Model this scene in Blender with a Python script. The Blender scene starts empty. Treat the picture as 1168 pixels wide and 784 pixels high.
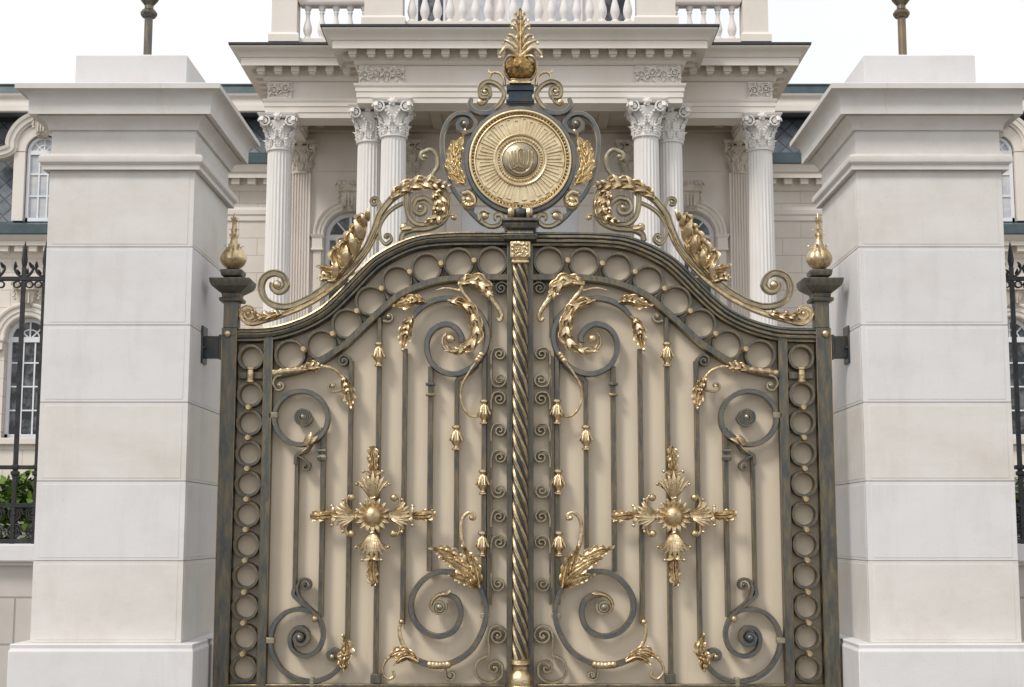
import bpy, bmesh, math, random
from mathutils import Vector, noise
random.seed(7)
PI = math.pi
R = math.radians
scene = bpy.context.scene
C = scene.collection

# ------------------------------------------------------------------ camera, sky, sun, exposure
FPX = 1650.0
PITCH = math.atan(213.0 / FPX)
EYE = (0.0, -11.5, 1.6)
cam_d = bpy.data.cameras.new('camera')
cam = bpy.data.objects.new('camera', cam_d); C.objects.link(cam)
cam.location = EYE
cam.rotation_euler = (PI / 2 + PITCH, 0, 0)
cam_d.sensor_width = 36
cam_d.lens = 36 * FPX / 1168
cam_d.shift_x = -9 / 1168
cam_d.clip_end = 3000
scene.camera = cam

SUN_EL, SUN_AZ = R(48), R(-42)      # azimuth measured from the camera's side (-Y) towards the left (-X)
w = bpy.data.worlds.new('World'); scene.world = w; w.use_nodes = True
nt = w.node_tree; N = nt.nodes; L = nt.links
N.clear()
out = N.new('ShaderNodeOutputWorld'); bg = N.new('ShaderNodeBackground')
sky = N.new('ShaderNodeTexSky'); sky.sky_type = 'NISHITA'; sky.sun_disc = False
sky.sun_elevation = SUN_EL; sky.sun_rotation = R(180 + 42)
tc = N.new('ShaderNodeTexCoord')
nz = N.new('ShaderNodeTexNoise'); nz.inputs['Scale'].default_value = 2.2; nz.inputs['Detail'].default_value = 6
rmp = N.new('ShaderNodeValToRGB')
rmp.color_ramp.elements[0].position = 0.3; rmp.color_ramp.elements[0].color = (0.80, 0.80, 0.80, 1)
rmp.color_ramp.elements[1].position = 0.7; rmp.color_ramp.elements[1].color = (1, 1, 1, 1)
mx = N.new('ShaderNodeMixRGB'); mx.inputs[2].default_value = (9.0, 9.05, 9.15, 1)
L.new(tc.outputs['Generated'], nz.inputs['Vector']); L.new(nz.outputs['Fac'], rmp.inputs[0])
L.new(rmp.outputs[0], mx.inputs[0]); L.new(sky.outputs[0], mx.inputs[1])
L.new(mx.outputs[0], bg.inputs[0]); bg.inputs[1].default_value = 0.11
L.new(bg.outputs[0], out.inputs[0])

sd = bpy.data.lights.new('sun', 'SUN'); sd.energy = 1.9; sd.angle = R(14); sd.color = (1, 0.95, 0.88)
sun = bpy.data.objects.new('sun', sd); C.objects.link(sun)
dirv = Vector((math.sin(SUN_AZ) * math.cos(SUN_EL), -math.cos(SUN_AZ) * math.cos(SUN_EL), math.sin(SUN_EL)))
sun.rotation_euler = dirv.to_track_quat('Z', 'Y').to_euler()
sun.location = (-10, -15, 20)
vs = scene.view_settings
vs.view_transform = 'Standard'; vs.look = 'None'; vs.exposure = 0.12; vs.gamma = 1; vs.use_curve_mapping = False

# ------------------------------------------------------------------ materials
def mat(name, c1, c2=None, rough=0.6, metal=0.0, scale=3.0, stretch=(1, 1, 1), bump=0.0, bscale=40.0,
        lo=0.35, hi=0.65, rough2=None, coords='Object', spec=0.5):
    m = bpy.data.materials.new(name); m.use_nodes = True
    n = m.node_tree.nodes; l = m.node_tree.links
    b = n['Principled BSDF']
    b.inputs['Roughness'].default_value = rough; b.inputs['Metallic'].default_value = metal
    b.inputs['Specular IOR Level'].default_value = spec
    t = n.new('ShaderNodeTexCoord'); mp = n.new('ShaderNodeMapping'); mp.inputs['Scale'].default_value = stretch
    l.new(t.outputs[coords], mp.inputs['Vector'])
    if c2 is None: c2 = tuple(c * 0.85 for c in c1)
    no = n.new('ShaderNodeTexNoise'); no.inputs['Scale'].default_value = scale
    no.inputs['Detail'].default_value = 8; no.inputs['Roughness'].default_value = 0.62
    l.new(mp.outputs[0], no.inputs['Vector'])
    r = n.new('ShaderNodeValToRGB')
    r.color_ramp.elements[0].position = lo; r.color_ramp.elements[0].color = (*c1, 1)
    r.color_ramp.elements[1].position = hi; r.color_ramp.elements[1].color = (*c2, 1)
    l.new(no.outputs['Fac'], r.inputs[0]); l.new(r.outputs[0], b.inputs['Base Color'])
    if rough2 is not None:
        mr = n.new('ShaderNodeMapRange'); mr.inputs[3].default_value = rough; mr.inputs[4].default_value = rough2
        mr.inputs[1].default_value = lo; mr.inputs[2].default_value = hi
        l.new(no.outputs['Fac'], mr.inputs[0]); l.new(mr.outputs[0], b.inputs['Roughness'])
    if bump:
        n2 = n.new('ShaderNodeTexNoise'); n2.inputs['Scale'].default_value = bscale; n2.inputs['Detail'].default_value = 6
        l.new(mp.outputs[0], n2.inputs['Vector'])
        bp = n.new('ShaderNodeBump'); bp.inputs['Strength'].default_value = bump; bp.inputs['Distance'].default_value = 0.01
        l.new(n2.outputs['Fac'], bp.inputs['Height']); l.new(bp.outputs[0], b.inputs['Normal'])
    return m

def joints(m, axis='XZ', bw=1.0, rh=0.447, mortar=0.012, dark=0.6, offs=0.5, shift=(0, 0, 0), c2k=0.94, rot=0.0):
    """cut stone joints / slates laid over a material by a brick texture in object space"""
    n = m.node_tree.nodes; l = m.node_tree.links; b = n['Principled BSDF']
    src = b.inputs['Base Color'].links[0].from_socket
    t = n.new('ShaderNodeTexCoord'); sx = n.new('ShaderNodeSeparateXYZ'); cb = n.new('ShaderNodeCombineXYZ')
    l.new(t.outputs['Object'], sx.inputs[0])
    l.new(sx.outputs['X'], cb.inputs[0]); l.new(sx.outputs['Z'], cb.inputs[1])
    mp = n.new('ShaderNodeMapping'); mp.inputs['Location'].default_value = shift; mp.inputs['Rotation'].default_value = (0, 0, rot)
    l.new(cb.outputs[0], mp.inputs['Vector'])
    br = n.new('ShaderNodeTexBrick'); br.offset = offs
    br.inputs['Color1'].default_value = (1, 1, 1, 1); br.inputs['Color2'].default_value = (c2k, c2k, c2k, 1)
    br.inputs['Mortar'].default_value = (dark, dark, dark, 1)
    br.inputs['Scale'].default_value = 1; br.inputs['Mortar Size'].default_value = mortar
    br.inputs['Mortar Smooth'].default_value = 0.3
    br.inputs['Brick Width'].default_value = bw; br.inputs['Row Height'].default_value = rh
    l.new(mp.outputs[0], br.inputs['Vector'])
    mu = n.new('ShaderNodeMixRGB'); mu.blend_type = 'MULTIPLY'; mu.inputs[0].default_value = 1
    l.new(src, mu.inputs[1]); l.new(br.outputs['Color'], mu.inputs[2]); l.new(mu.outputs[0], b.inputs['Base Color'])
    bp = n.new('ShaderNodeBump'); bp.inputs['Strength'].default_value = 0.6; bp.inputs['Distance'].default_value = 0.02; bp.invert = True
    l.new(br.outputs['Fac'], bp.inputs['Height']); l.new(bp.outputs[0], b.inputs['Normal'])
    return m

def stain(m, col, amt, scale, stretch, lo=.5, hi=.75, detail=8):
    """weather stains with a shape of their own, mixed over a material's colour"""
    n = m.node_tree.nodes; l = m.node_tree.links; b = n['Principled BSDF']
    src = b.inputs['Base Color'].links[0].from_socket
    t = n.new('ShaderNodeTexCoord'); mp = n.new('ShaderNodeMapping'); mp.inputs['Scale'].default_value = stretch; mp.inputs['Location'].default_value = (3.7, 1.3, 8.1)
    l.new(t.outputs['Object'], mp.inputs['Vector'])
    no = n.new('ShaderNodeTexNoise'); no.inputs['Scale'].default_value = scale; no.inputs['Detail'].default_value = detail; no.inputs['Roughness'].default_value = .7
    l.new(mp.outputs[0], no.inputs['Vector'])
    mr = n.new('ShaderNodeMapRange'); mr.inputs[1].default_value = lo; mr.inputs[2].default_value = hi; mr.inputs[3].default_value = 0; mr.inputs[4].default_value = amt
    l.new(no.outputs['Fac'], mr.inputs[0])
    mx_ = n.new('ShaderNodeMixRGB'); mx_.inputs[2].default_value = (*col, 1)
    l.new(mr.outputs[0], mx_.inputs[0]); l.new(src, mx_.inputs[1]); l.new(mx_.outputs[0], b.inputs['Base Color'])
    return m

M = {}
M['iron'] = mat('patinated_iron', (0.115, 0.122, 0.115), (0.25, 0.195, 0.12), 0.38, 0.82, 11, (3, 3, 0.5), 0.3, 60, 0.40, 0.70, 0.5)
M['pole_bronze'] = mat('brown_bronze', (0.26, 0.19, 0.12), (0.15, 0.125, 0.10), 0.4, 0.85, 8, (1, 1, .5))
M['iron_dark'] = mat('dark_iron', (0.045, 0.06, 0.075), (0.12, 0.10, 0.07), 0.38, 0.75, 6, (2, 2, 1), 0.25, 60, 0.4, 0.75)
M['edge'] = mat('worn_brass_edge', (0.52, 0.39, 0.21), (0.17, 0.135, 0.085), 0.36, 0.88, 9, (1, 1, 0.5), 0.2, 60, 0.4, 0.65)
M['gold'] = mat('gilding', (0.72, 0.575, 0.36), (0.33, 0.24, 0.135), 0.34, 1.0, 13, (1, 1, 1), 0.5, 45, 0.42, 0.70, 0.5)
M['gold_pale'] = mat('pale_gilding', (0.80, 0.67, 0.44), (0.58, 0.44, 0.25), 0.36, 1.0, 9, (1, 1, 1), 0.3, 60, 0.45, 0.8, 0.45)
M['rope_gold'] = mat('antique_bronze', (0.56, 0.44, 0.27), (0.22, 0.165, 0.10), 0.42, 1.0, 9, (1, 1, 1), 0.4, 50, 0.42, 0.68, 0.5)
M['gold_dark'] = mat('tarnished_gilding', (0.42, 0.28, 0.11), (0.16, 0.10, 0.045), 0.4, 1.0, 20, (1, 1, 1), 0.4, 55, 0.4, 0.7)
M['champagne'] = mat('pale_bronze', (0.42, 0.375, 0.27), (0.22, 0.18, 0.12), 0.38, 0.85, 8, (1, 1, 1), 0.25, 60, 0.4, 0.7)
M['bluesteel'] = mat('blue_steel', (0.12, 0.138, 0.152), (0.24, 0.20, 0.14), 0.36, 0.8, 8, (1, 1, 1), 0.2, 60, 0.4, 0.75)
M['panel'] = mat('beige_painted_sheet', (0.70, 0.60, 0.465), (0.64, 0.545, 0.415), 0.6, 0.0, 1.6, (1, 1, 0.5), 0.05, 90, 0.3, 0.75)
M['fence_iron'] = mat('black_fence_iron', (0.022, 0.024, 0.028), (0.05, 0.05, 0.052), 0.45, 0.5, 12, (1, 1, 1), 0.3, 60)
M['stone_white'] = mat('pale_limestone', (0.71, 0.695, 0.70), (0.655, 0.64, 0.64), 0.75, 0, 1.7, (1, 1, 1.6), 0.12, 70, 0.3, 0.75)
M['stone_beige'] = mat('buff_limestone', (0.70, 0.675, 0.645), (0.615, 0.58, 0.54), 0.75, 0, 1.9, (1, 1, 1.8), 0.12, 70, 0.35, 0.78)
M['stone_moulded'] = mat('moulded_limestone', (0.67, 0.64, 0.615), (0.59, 0.555, 0.52), 0.75, 0, 2.5, (1, 1, 2.5), 0.12, 70, 0.35, 0.75)
M['facade'] = mat('cream_stone', (0.77, 0.72, 0.67), (0.69, 0.62, 0.55), 0.8, 0, 1.0, (1, 1, 0.5), 0.15, 12, 0.3, 0.75)
M['facade_block'] = joints(mat('cream_ashlar', (0.77, 0.715, 0.66), (0.70, 0.63, 0.56), 0.8, 0, 0.9, (1, 1, 1), 0.0), bw=0.95, rh=0.447, mortar=0.010, dark=0.74, c2k=.97)
M['carved'] = mat('carved_stone', (0.66, 0.60, 0.53), (0.42, 0.36, 0.29), 0.85, 0, 6, (1, 1, 1), 0.9, 22, 0.45, 0.75)
M['ceiling_stone'] = mat('shade_brown_soffit_stone', (0.46, 0.40, 0.34), (0.40, 0.34, 0.285), 0.85, 0, 1.0)  # brown stone, taken darker to put the portico recess's shade into its colour
M['column'] = mat('white_stone', (0.79, 0.765, 0.75), (0.72, 0.68, 0.645), 0.75, 0, 1.2, (2, 2, 0.4), 0.1, 20, 0.3, 0.75)
M['slate'] = joints(mat('blue_slate', (0.10, 0.125, 0.155), (0.17, 0.195, 0.22), 0.5, 0, 5, (1, 1, 1), 0.0), bw=0.32, rh=0.32, mortar=0.02, dark=0.4, offs=0.0, c2k=0.7, rot=R(45))
M['copper'] = mat('teal_lead_flashing', (0.045, 0.078, 0.09), (0.08, 0.11, 0.12), 0.4, 0.2, 3, (1, 1, 1), 0.1, 20)
M['gutter'] = mat('black_gutter', (0.02, 0.022, 0.025), (0.035, 0.035, 0.04), 0.5)
M['white_paint'] = mat('white_paint', (0.78, 0.79, 0.82), (0.72, 0.73, 0.76), 0.45, 0, 4)
M['glass'] = mat('dark_window_glass', (0.010, 0.014, 0.020), (0.16, 0.165, 0.17), 0.04, 0, 2.5, (1, 1, 1), 0, 1, 0.45, 0.62)
M['glass_pale'] = mat('sky_toned_window_glass', (0.42, 0.45, 0.50), (0.62, 0.60, 0.57), 0.08, 0, 2.0, (1, 1, 1), 0, 1, 0.4, 0.6)  # pale curtain-like base colour stands in for sky reflected in the panes
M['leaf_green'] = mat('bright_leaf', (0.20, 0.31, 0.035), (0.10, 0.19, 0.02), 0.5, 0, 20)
M['leaf_green'].node_tree.nodes['Principled BSDF'].inputs['Subsurface Weight'].default_value = 0.0
M['asphalt'] = mat('asphalt', (0.05, 0.05, 0.052), (0.07, 0.068, 0.066), 0.85, 0, 8, (1, 1, 1), 0.4, 90)
M['paving'] = joints(mat('paving', (0.30, 0.28, 0.25), (0.24, 0.225, 0.205), 0.8, 0, 3), bw=0.8, rh=0.5)
M['soil'] = mat('garden_ground', (0.06, 0.075, 0.03), (0.10, 0.09, 0.06), 0.9, 0, 2)

for k_ in ('stone_white', 'stone_beige', 'stone_moulded'):
    stain(M[k_], (0.48, 0.41, 0.32), .34 if k_ == 'stone_beige' else .26, 1.3, (1, 1, 1.5), .48, .74)
    stain(M[k_], (0.42, 0.38, 0.33), .20, 2.2, (2.6, 2.6, .35), .52, .72)
    stain(M[k_], (0.36, 0.33, 0.29), .22, 60, (1, 1, 1), .62, .70, 3)
stain(M['facade'], (0.56, 0.48, 0.39), .28, .9, (1.2, 1.2, .35), .50, .78); stain(M['facade_block'], (0.52, 0.42, 0.32), .35, .9, (1.2, 1.2, .4), .50, .8)
stain(M['column'], (0.52, 0.46, 0.39), .35, 1.2, (3, 3, .3), .5, .8)
stain(M['panel'], (0.40, 0.31, 0.20), .28, 1.4, (2.2, 1, .5), .52, .80); stain(M['panel'], (0.36, 0.27, 0.18), .25, 9, (3, 1, .25), .56, .8)
stain(M['gold'], (0.20, 0.135, 0.065), .65, 34, (1, 1, 1), .54, .70)
stain(M['iron'], (0.07, 0.085, 0.10), .7, 5, (1.5, 1.5, .8), .50, .66)

# ------------------------------------------------------------------ projection: photograph pixel + depth plane -> point
ct, st = math.cos(PITCH), math.sin(PITCH)
def W(px, py, Y=0.0):
    u = (px - 593) / FPX; v = (392 - py) / FPX
    t = (Y - EYE[1]) / (ct - v * st)
    return u * t, EYE[2] + t * (st + v * ct)
def zz(py, Y=0.0): return W(593, py, Y)[1]
def xx(px, Y=0.0, py=300): return W(px, py, Y)[0]
S = 11.5 / FPX * 1.0        # metres per photograph pixel at the gate

# ------------------------------------------------------------------ objects
WP = {}
def empty(name, loc, label=None, cat=None, group=None):
    o = bpy.data.objects.new(name, None); o.empty_display_size = 0.3; C.objects.link(o)
    o.location = loc; WP[o.name] = Vector(loc)
    if label: o['label'] = label
    if cat: o['category'] = cat
    if group: o['group'] = group
    return o

class MB:
    def __init__(s): s.v = []; s.f = []; s.m = []
    def add(s, vs, fs, mi=0):
        k = len(s.v); s.v += [tuple(p) for p in vs]
        for i, f in enumerate(fs):
            s.f.append(tuple(k + j for j in f)); s.m.append(mi[i] if isinstance(mi, list) else mi)
        return s
    def box(s, x0, x1, y0, y1, z0, z1, mi=0):
        if x0 > x1: x0, x1 = x1, x0
        if y0 > y1: y0, y1 = y1, y0
        if z0 > z1: z0, z1 = z1, z0
        return s.add([(x0, y0, z0), (x1, y0, z0), (x1, y1, z0), (x0, y1, z0), (x0, y0, z1), (x1, y0, z1), (x1, y1, z1), (x0, y1, z1)],
              [(0, 1, 5, 4), (1, 2, 6, 5), (2, 3, 7, 6), (3, 0, 4, 7), (4, 5, 6, 7), (3, 2, 1, 0)], mi)
    def rings(s, rs, closed_ends=True, mats=None, loop=False):
        """bridge a list of equal vertex rings"""
        n = len(rs[0]); vs = [p for r in rs for p in r]; fs = []; ms = []
        m = len(rs)
        for i in range(m if loop else m - 1):
            a = i * n; b = ((i + 1) % m) * n
            for j in range(n):
                j2 = (j + 1) % n
                fs.append((a + j, a + j2, b + j2, b + j)); ms.append(mats[j] if mats else 0)
        if closed_ends and not loop:
            fs.append(tuple(range(n))[::-1]); ms.append(0)
            fs.append(tuple((m - 1) * n + j for j in range(n))); ms.append(0)
        return s.add(vs, fs, ms)
    def lathe(s, prof, cx, cy, cz=0, seg=24, mi=0, mod=None, axis='z', mats=None):
        rs = []
        for k, (r, h) in enumerate(prof):
            ring = []
            for j in range(seg):
                a = 2 * PI * j / seg
                rr = r * (mod(a, k / (len(prof) - 1)) if mod else 1)
                if axis == 'z': ring.append((cx + rr * math.cos(a), cy + rr * math.sin(a), cz + h))
                else: ring.append((cx + rr * math.cos(a), cy + h, cz + rr * math.sin(a)))
            rs.append(ring)
        k0 = len(s.m); s.rings(rs)
        if mi:
            for i in range(k0, len(s.m)): s.m[i] = mi
        return s
    def mould(s, prof, x0, x1, y0, y1, mi=0):
        """profile of (outward offset, z) carried round a rectangle"""
        rs = [[(x0 - o, y0 - o, z), (x1 + o, y0 - o, z), (x1 + o, y1 + o, z), (x0 - o, y1 + o, z)] for o, z in prof]
        k0 = len(s.m); s.rings(rs)
        if mi:
            for i in range(k0, len(s.m)): s.m[i] = mi
        return s
    def ball(s, c, r, sy=1.0, seg=12, mi=0):
        prof = [(max(1e-4, r * math.sin(PI * i / 8)), -r * math.cos(PI * i / 8)) for i in range(9)]
        rs = []
        for rr, h in prof:
            rs.append([(c[0] + rr * math.cos(2 * PI * j / seg), c[1] + rr * math.sin(2 * PI * j / seg) * sy, c[2] + h) for j in range(seg)])
        k0 = len(s.m); s.rings(rs)
        if mi:
            for i in range(k0, len(s.m)): s.m[i] = mi
        return s
    def build(s, name, mats, parent=None, origin=None, bevel=0, smooth=30, label=None):
        if not isinstance(mats, (list, tuple)): mats = [mats]
        if origin is None:
            origin = Vector(WP[parent.name]) if parent else Vector((0, 0, 0))
        origin = Vector(origin)
        me = bpy.data.meshes.new(name)
        me.from_pydata([(x - origin.x, y - origin.y, z - origin.z) for x, y, z in s.v], [], s.f)
        for m_ in mats: me.materials.append(m_ if not isinstance(m_, str) else M[m_])
        me.polygons.foreach_set('material_index', s.m)
        bm = bmesh.new(); bm.from_mesh(me)
        bmesh.ops.recalc_face_normals(bm, faces=bm.faces); bm.to_mesh(me); bm.free()
        if smooth:
            me.shade_smooth(); me.set_sharp_from_angle(angle=R(smooth))
        o = bpy.data.objects.new(name, me); C.objects.link(o)
        if parent: o.parent = parent; o.location = origin - WP[parent.name]
        else: o.location = origin
        WP[o.name] = origin
        if bevel:
            b = o.modifiers.new('bevel', 'BEVEL'); b.width = bevel; b.segments = 2; b.limit_method = 'ANGLE'; b.harden_normals = False
        if label: o['label'] = label
        return o

def dup(o, parent, origin, deep=True, **kw):
    c = o.copy(); C.objects.link(c); c.parent = parent
    WP[c.name] = Vector(origin)
    c.location = Vector(origin) - (WP[parent.name] if parent else Vector((0, 0, 0)))
    for ch in (list(o.children) if deep else []):
        d = dup(ch, c, Vector(origin) + (WP[ch.name] - WP[o.name]))
    return c

# ------------------------------------------------------------------ curves in the gate plane
def cr(pts, n=8, closed=False):
    P = [Vector(p) for p in pts]; out_ = []
    m = len(P)
    for i in range(m - 1):
        p0 = P[i - 1] if i > 0 else P[0] * 2 - P[1]
        p1, p2 = P[i], P[i + 1]
        p3 = P[i + 2] if i + 2 < m else P[-1] * 2 - P[-2]
        for k in range(n):
            t = k / n
            out_.append(0.5 * ((2 * p1) + (-p0 + p2) * t + (2 * p0 - 5 * p1 + 4 * p2 - p3) * t * t + (-p0 + 3 * p1 - 3 * p2 + p3) * t ** 3))
    out_.append(P[-1]); return out_
def spir(p, c, turns, r1, d=1, n=14):
    """points (pixels) of a spiral from p in towards centre c"""
    v = Vector(p) - Vector(c); r0 = v.length; a0 = math.atan2(v.y, v.x); k = int(n * turns) + 2
    return [Vector((c[0] + (r0 + (r1 - r0) * (i / k) ** 0.85) * math.cos(a0 + d * 2 * PI * turns * i / k),
                    c[1] + (r0 + (r1 - r0) * (i / k) ** 0.85) * math.sin(a0 + d * 2 * PI * turns * i / k))) for i in range(1, k + 1)]
def circ(c, r, n=36): return [Vector((c[0] + r * math.cos(2 * PI * i / n), c[1] + r * math.sin(2 * PI * i / n))) for i in range(n)]

SX = [1.0]
def G(p):
    x, z = W(p[0], p[1], 0.0)
    return (x, z) if SX[0] > 0 else (-x * 1.045, z)

RECT = [(-1, 1), (-1, -.6), (-.72, -1), (.72, -1), (1, -.6), (1, 1)]; RECT_M = [0, 1, 0, 1, 0, 0]
GROOVE = [(-1, 1), (-1, -.75), (-.85, -1), (-.62, -1), (-.42, -.7), (.42, -.7), (.62, -1), (.85, -1), (1, -.75), (1, 1)]
GROOVE_M = [0, 1, 1, 0, 0, 0, 1, 1, 0, 0]
RAIL = [(-1, 1), (-1, -.55), (-.86, -.8), (-.66, -.8), (-.6, -.5), (-.5, -.5), (-.42, -1.0), (-.12, -1.15), (.02, -1.0), (.08, -.62), (.2, -.62), (.28, -1.05), (.52, -1.05), (.6, -.6), (.72, -.6), (.8, -.85), (1, -.75), (1, 1)]
RAIL_M = [0, 0, 0, 0, 0, 0, 0, 0, 1, 1, 0, 0, 0, 0, 0, 1, 0, 0]
ROUND = [(math.cos(2 * PI * i / 10), math.sin(2 * PI * i / 10)) for i in range(10)]; ROUND_M = [0] * 10
def sweep(mb, pts, hw, yc, hd, prof=RECT, pm=RECT_M, loop=False, taper=None, mapped=False, yfun=None):
    """carry a profile along a path of pixels; hw half width (m), yc centre depth, hd half depth"""
    P = [Vector(p) if mapped else Vector(G(p)) for p in pts]
    q = [P[0]]
    for p in P[1:]:
        if (p - q[-1]).length > 1e-4: q.append(p)
    P = q; n = len(P); rs = []
    for i in range(n):
        if loop: t = P[(i + 1) % n] - P[i - 1]
        else: t = P[min(i + 1, n - 1)] - P[max(i - 1, 0)]
        t.normalize(); nn = Vector((-t.y, t.x))
        u = i / (n - 1)
        k = taper(u) if taper else 1.0
        y = yc + (yfun(u) if yfun else 0)
        rs.append([(P[i].x + nn.x * a * hw * k, y + b * hd * (k if prof is ROUND else 1), P[i].y + nn.y * a * hw * k) for a, b in prof])
    return mb.rings(rs, mats=pm, loop=loop)

def leaflet(mb, p, ang, Ln, wd, yc, curl=0.5, lift=0.02, mi=0):
    """one lobe of acanthus: a closed bent lens with a groove down it; p is (x, z), ang in the plane"""
    n, m = 7, 8; rs = []
    x, z = p; a = ang; step = Ln / (n - 1)
    for i in range(n):
        t = i / (n - 1)
        hw_ = wd * (math.sin(PI * min(1, 0.14 + 0.86 * t) ** 0.8) ** 0.8 * 0.95 + 0.05) if t < 1 else wd * 0.06
        th = hw_ * 0.5 + 0.0015
        y = yc - lift * math.sin(t * PI * 0.75)
        nx_, nz_ = -math.sin(a), math.cos(a)
        ring = []
        for k in range(m):
            f = 2 * PI * k / m; s_ = math.cos(f); h = -math.sin(f)
            if h < 0: h = h * (0.35 + 0.85 * abs(s_) * (1 - abs(s_)) * 2.4)
            ring.append((x + nx_ * s_ * hw_, y + h * th * 1.5, z + nz_ * s_ * hw_))
        rs.append(ring)
        x += math.cos(a) * step; z += math.sin(a) * step; a += curl / (n - 1)
    mb.rings(rs)

def sheet(mb, P, w0, n, yc, lift=0.03, sides=(1, -1), wf=None, sweepf=0.75, amp=0.010, td=.30):
    """one serrated, fluted leaf blade along the points P (x, z): lobed outline, veins swept forward, lobe tips curling out"""
    m = len(P) - 1; K = 6; rows = n * K; cols = [k / 9 for k in range(-9, 10)]
    def sp(u):
        f = max(0, min(.9999, u)) * m; k = int(f); q = P[k].lerp(P[k + 1], f - k); d = (P[min(m, k + 2)] - P[max(0, k - 1)]).normalized(); return q, d
    rsf = []
    for i in range(rows + 1):
        u = i / rows; q, d = sp(u); nn = Vector((-d.y, d.x)); f = (i % K) / K
        env = (wf(u) if wf else (0.35 + 0.85 * math.sin(PI * (0.12 + 0.80 * u)))) * (1 - u ** 5)
        tooth = (1 - td + td * math.sin(PI * min(1, .05 + f)) ** .6) if 0 < i < rows else .55
        row = []
        for v in cols:
            side_ = 1 if v >= 0 else -1
            w_ = w0 * env * (tooth if abs(v) > .3 else 1) * (1 if side_ in sides else .28)
            a = abs(v)
            pos = q + nn * v * w_ + d * a * w_ * sweepf
            y = yc - lift * (.75 * math.sin(PI * min(1, a * 1.15)) ** 1.0 * .5 + .5 * (a ** 3) * (tooth - .5) * 1.6) + (.008 if a < .05 else 0)
            y -= amp * (.55 + .45 * (1 - u)) * math.cos(a * PI * 4.5) * (1 if a > .05 else 0) + amp * .35 * math.sin(2 * PI * (f - .25)) * max(0, a - .55) * 2
            row.append((pos.x, y, pos.y))
        rsf.append(row)
    rs_ = [row + [(x, y + .007, z) for x, y, z in row[::-1]] for row in rsf]
    mb.rings(rs_)

def acanthus(mb, pts, w0, n=6, yc=-0.05, stem=0.006, spread=0.9, sides=(1, -1), tip=True, wf=None, mapped=False, lift=0.02, fat=0.3, lobes=True, amp=.007, td=.34):
    """a leaf: tapered rib along pts, a serrated blade, and lobes curling off it"""
    P = [Vector(p) if mapped else Vector(G(p)) for p in cr(pts, 6)]
    n = max(3, int(n * .8))
    sheet(mb, P, w0 * .70, n, yc, lift * 1.2, sides, wf, .95, amp, td)
    sweep(mb, P, stem * .75, yc - 0.010, stem * .8, ROUND, ROUND_M, taper=lambda u: 1.15 - 0.8 * u, mapped=True)
    m = len(P) - 1
    for i in range(n if lobes else 0):
        t = (i + 0.35) / n; k = min(m - 1, int(t * m)); p = P[k]; d = P[min(m, k + 1)] - P[max(0, k - 1)]
        a = math.atan2(d.y, d.x)
        ww = (wf(t) if wf else (0.55 + 0.75 * math.sin(PI * (0.12 + 0.85 * t)))) * w0 * random.uniform(0.85, 1.12)
        for s_ in sides:
            leaflet(mb, p - d.normalized() * ww * .1, a + s_ * spread * .5, ww * 1.0, ww * .235, yc - .012 + random.uniform(-.004, .004), s_ * random.uniform(.2, .7), lift)
    if tip:
        d = P[-1] - P[-3]; leaflet(mb, P[-2], math.atan2(d.y, d.x), w0 * 0.75, w0 * 0.18, yc - 0.004, 0.5, lift)

def curl(mb, path, c, turns, d, hw=0.012, yc=-0.02, hd=0.02, r1=1.5, prof=RECT, pm=RECT_M, taper=None, ball=0, n=7, bmi=0):
    pts = cr(path, n) + spir(path[-1], c, turns, r1, d)
    sweep(mb, pts, hw, yc, hd, prof, pm, taper=taper)
    if ball:
        x, z = G(c); mb.ball((x, yc - 0.008, z), ball * S, 0.9, mi=bmi)

# ================================================================== SETTING
mb = MB().box(-60, 60, -60, 90, -0.3, 0); g = mb.build('ground', 'soil', smooth=0); g['kind'] = 'structure'
mb = MB().box(-60, 60, -60, -6.0, 0.0, 0.004)
g = mb.build('road', 'asphalt', smooth=0); g['kind'] = 'structure'
mb = MB().box(-60, 60, -6.0, -0.9, 0.0, 0.12); g = mb.build('pavement', 'paving', smooth=0, bevel=0.01); g['kind'] = 'structure'
mb = MB().box(-3.0, 3.2, -0.9, 14, 0.0, 0.10); g = mb.build('driveway', 'paving', smooth=0); g['kind'] = 'structure'

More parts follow.
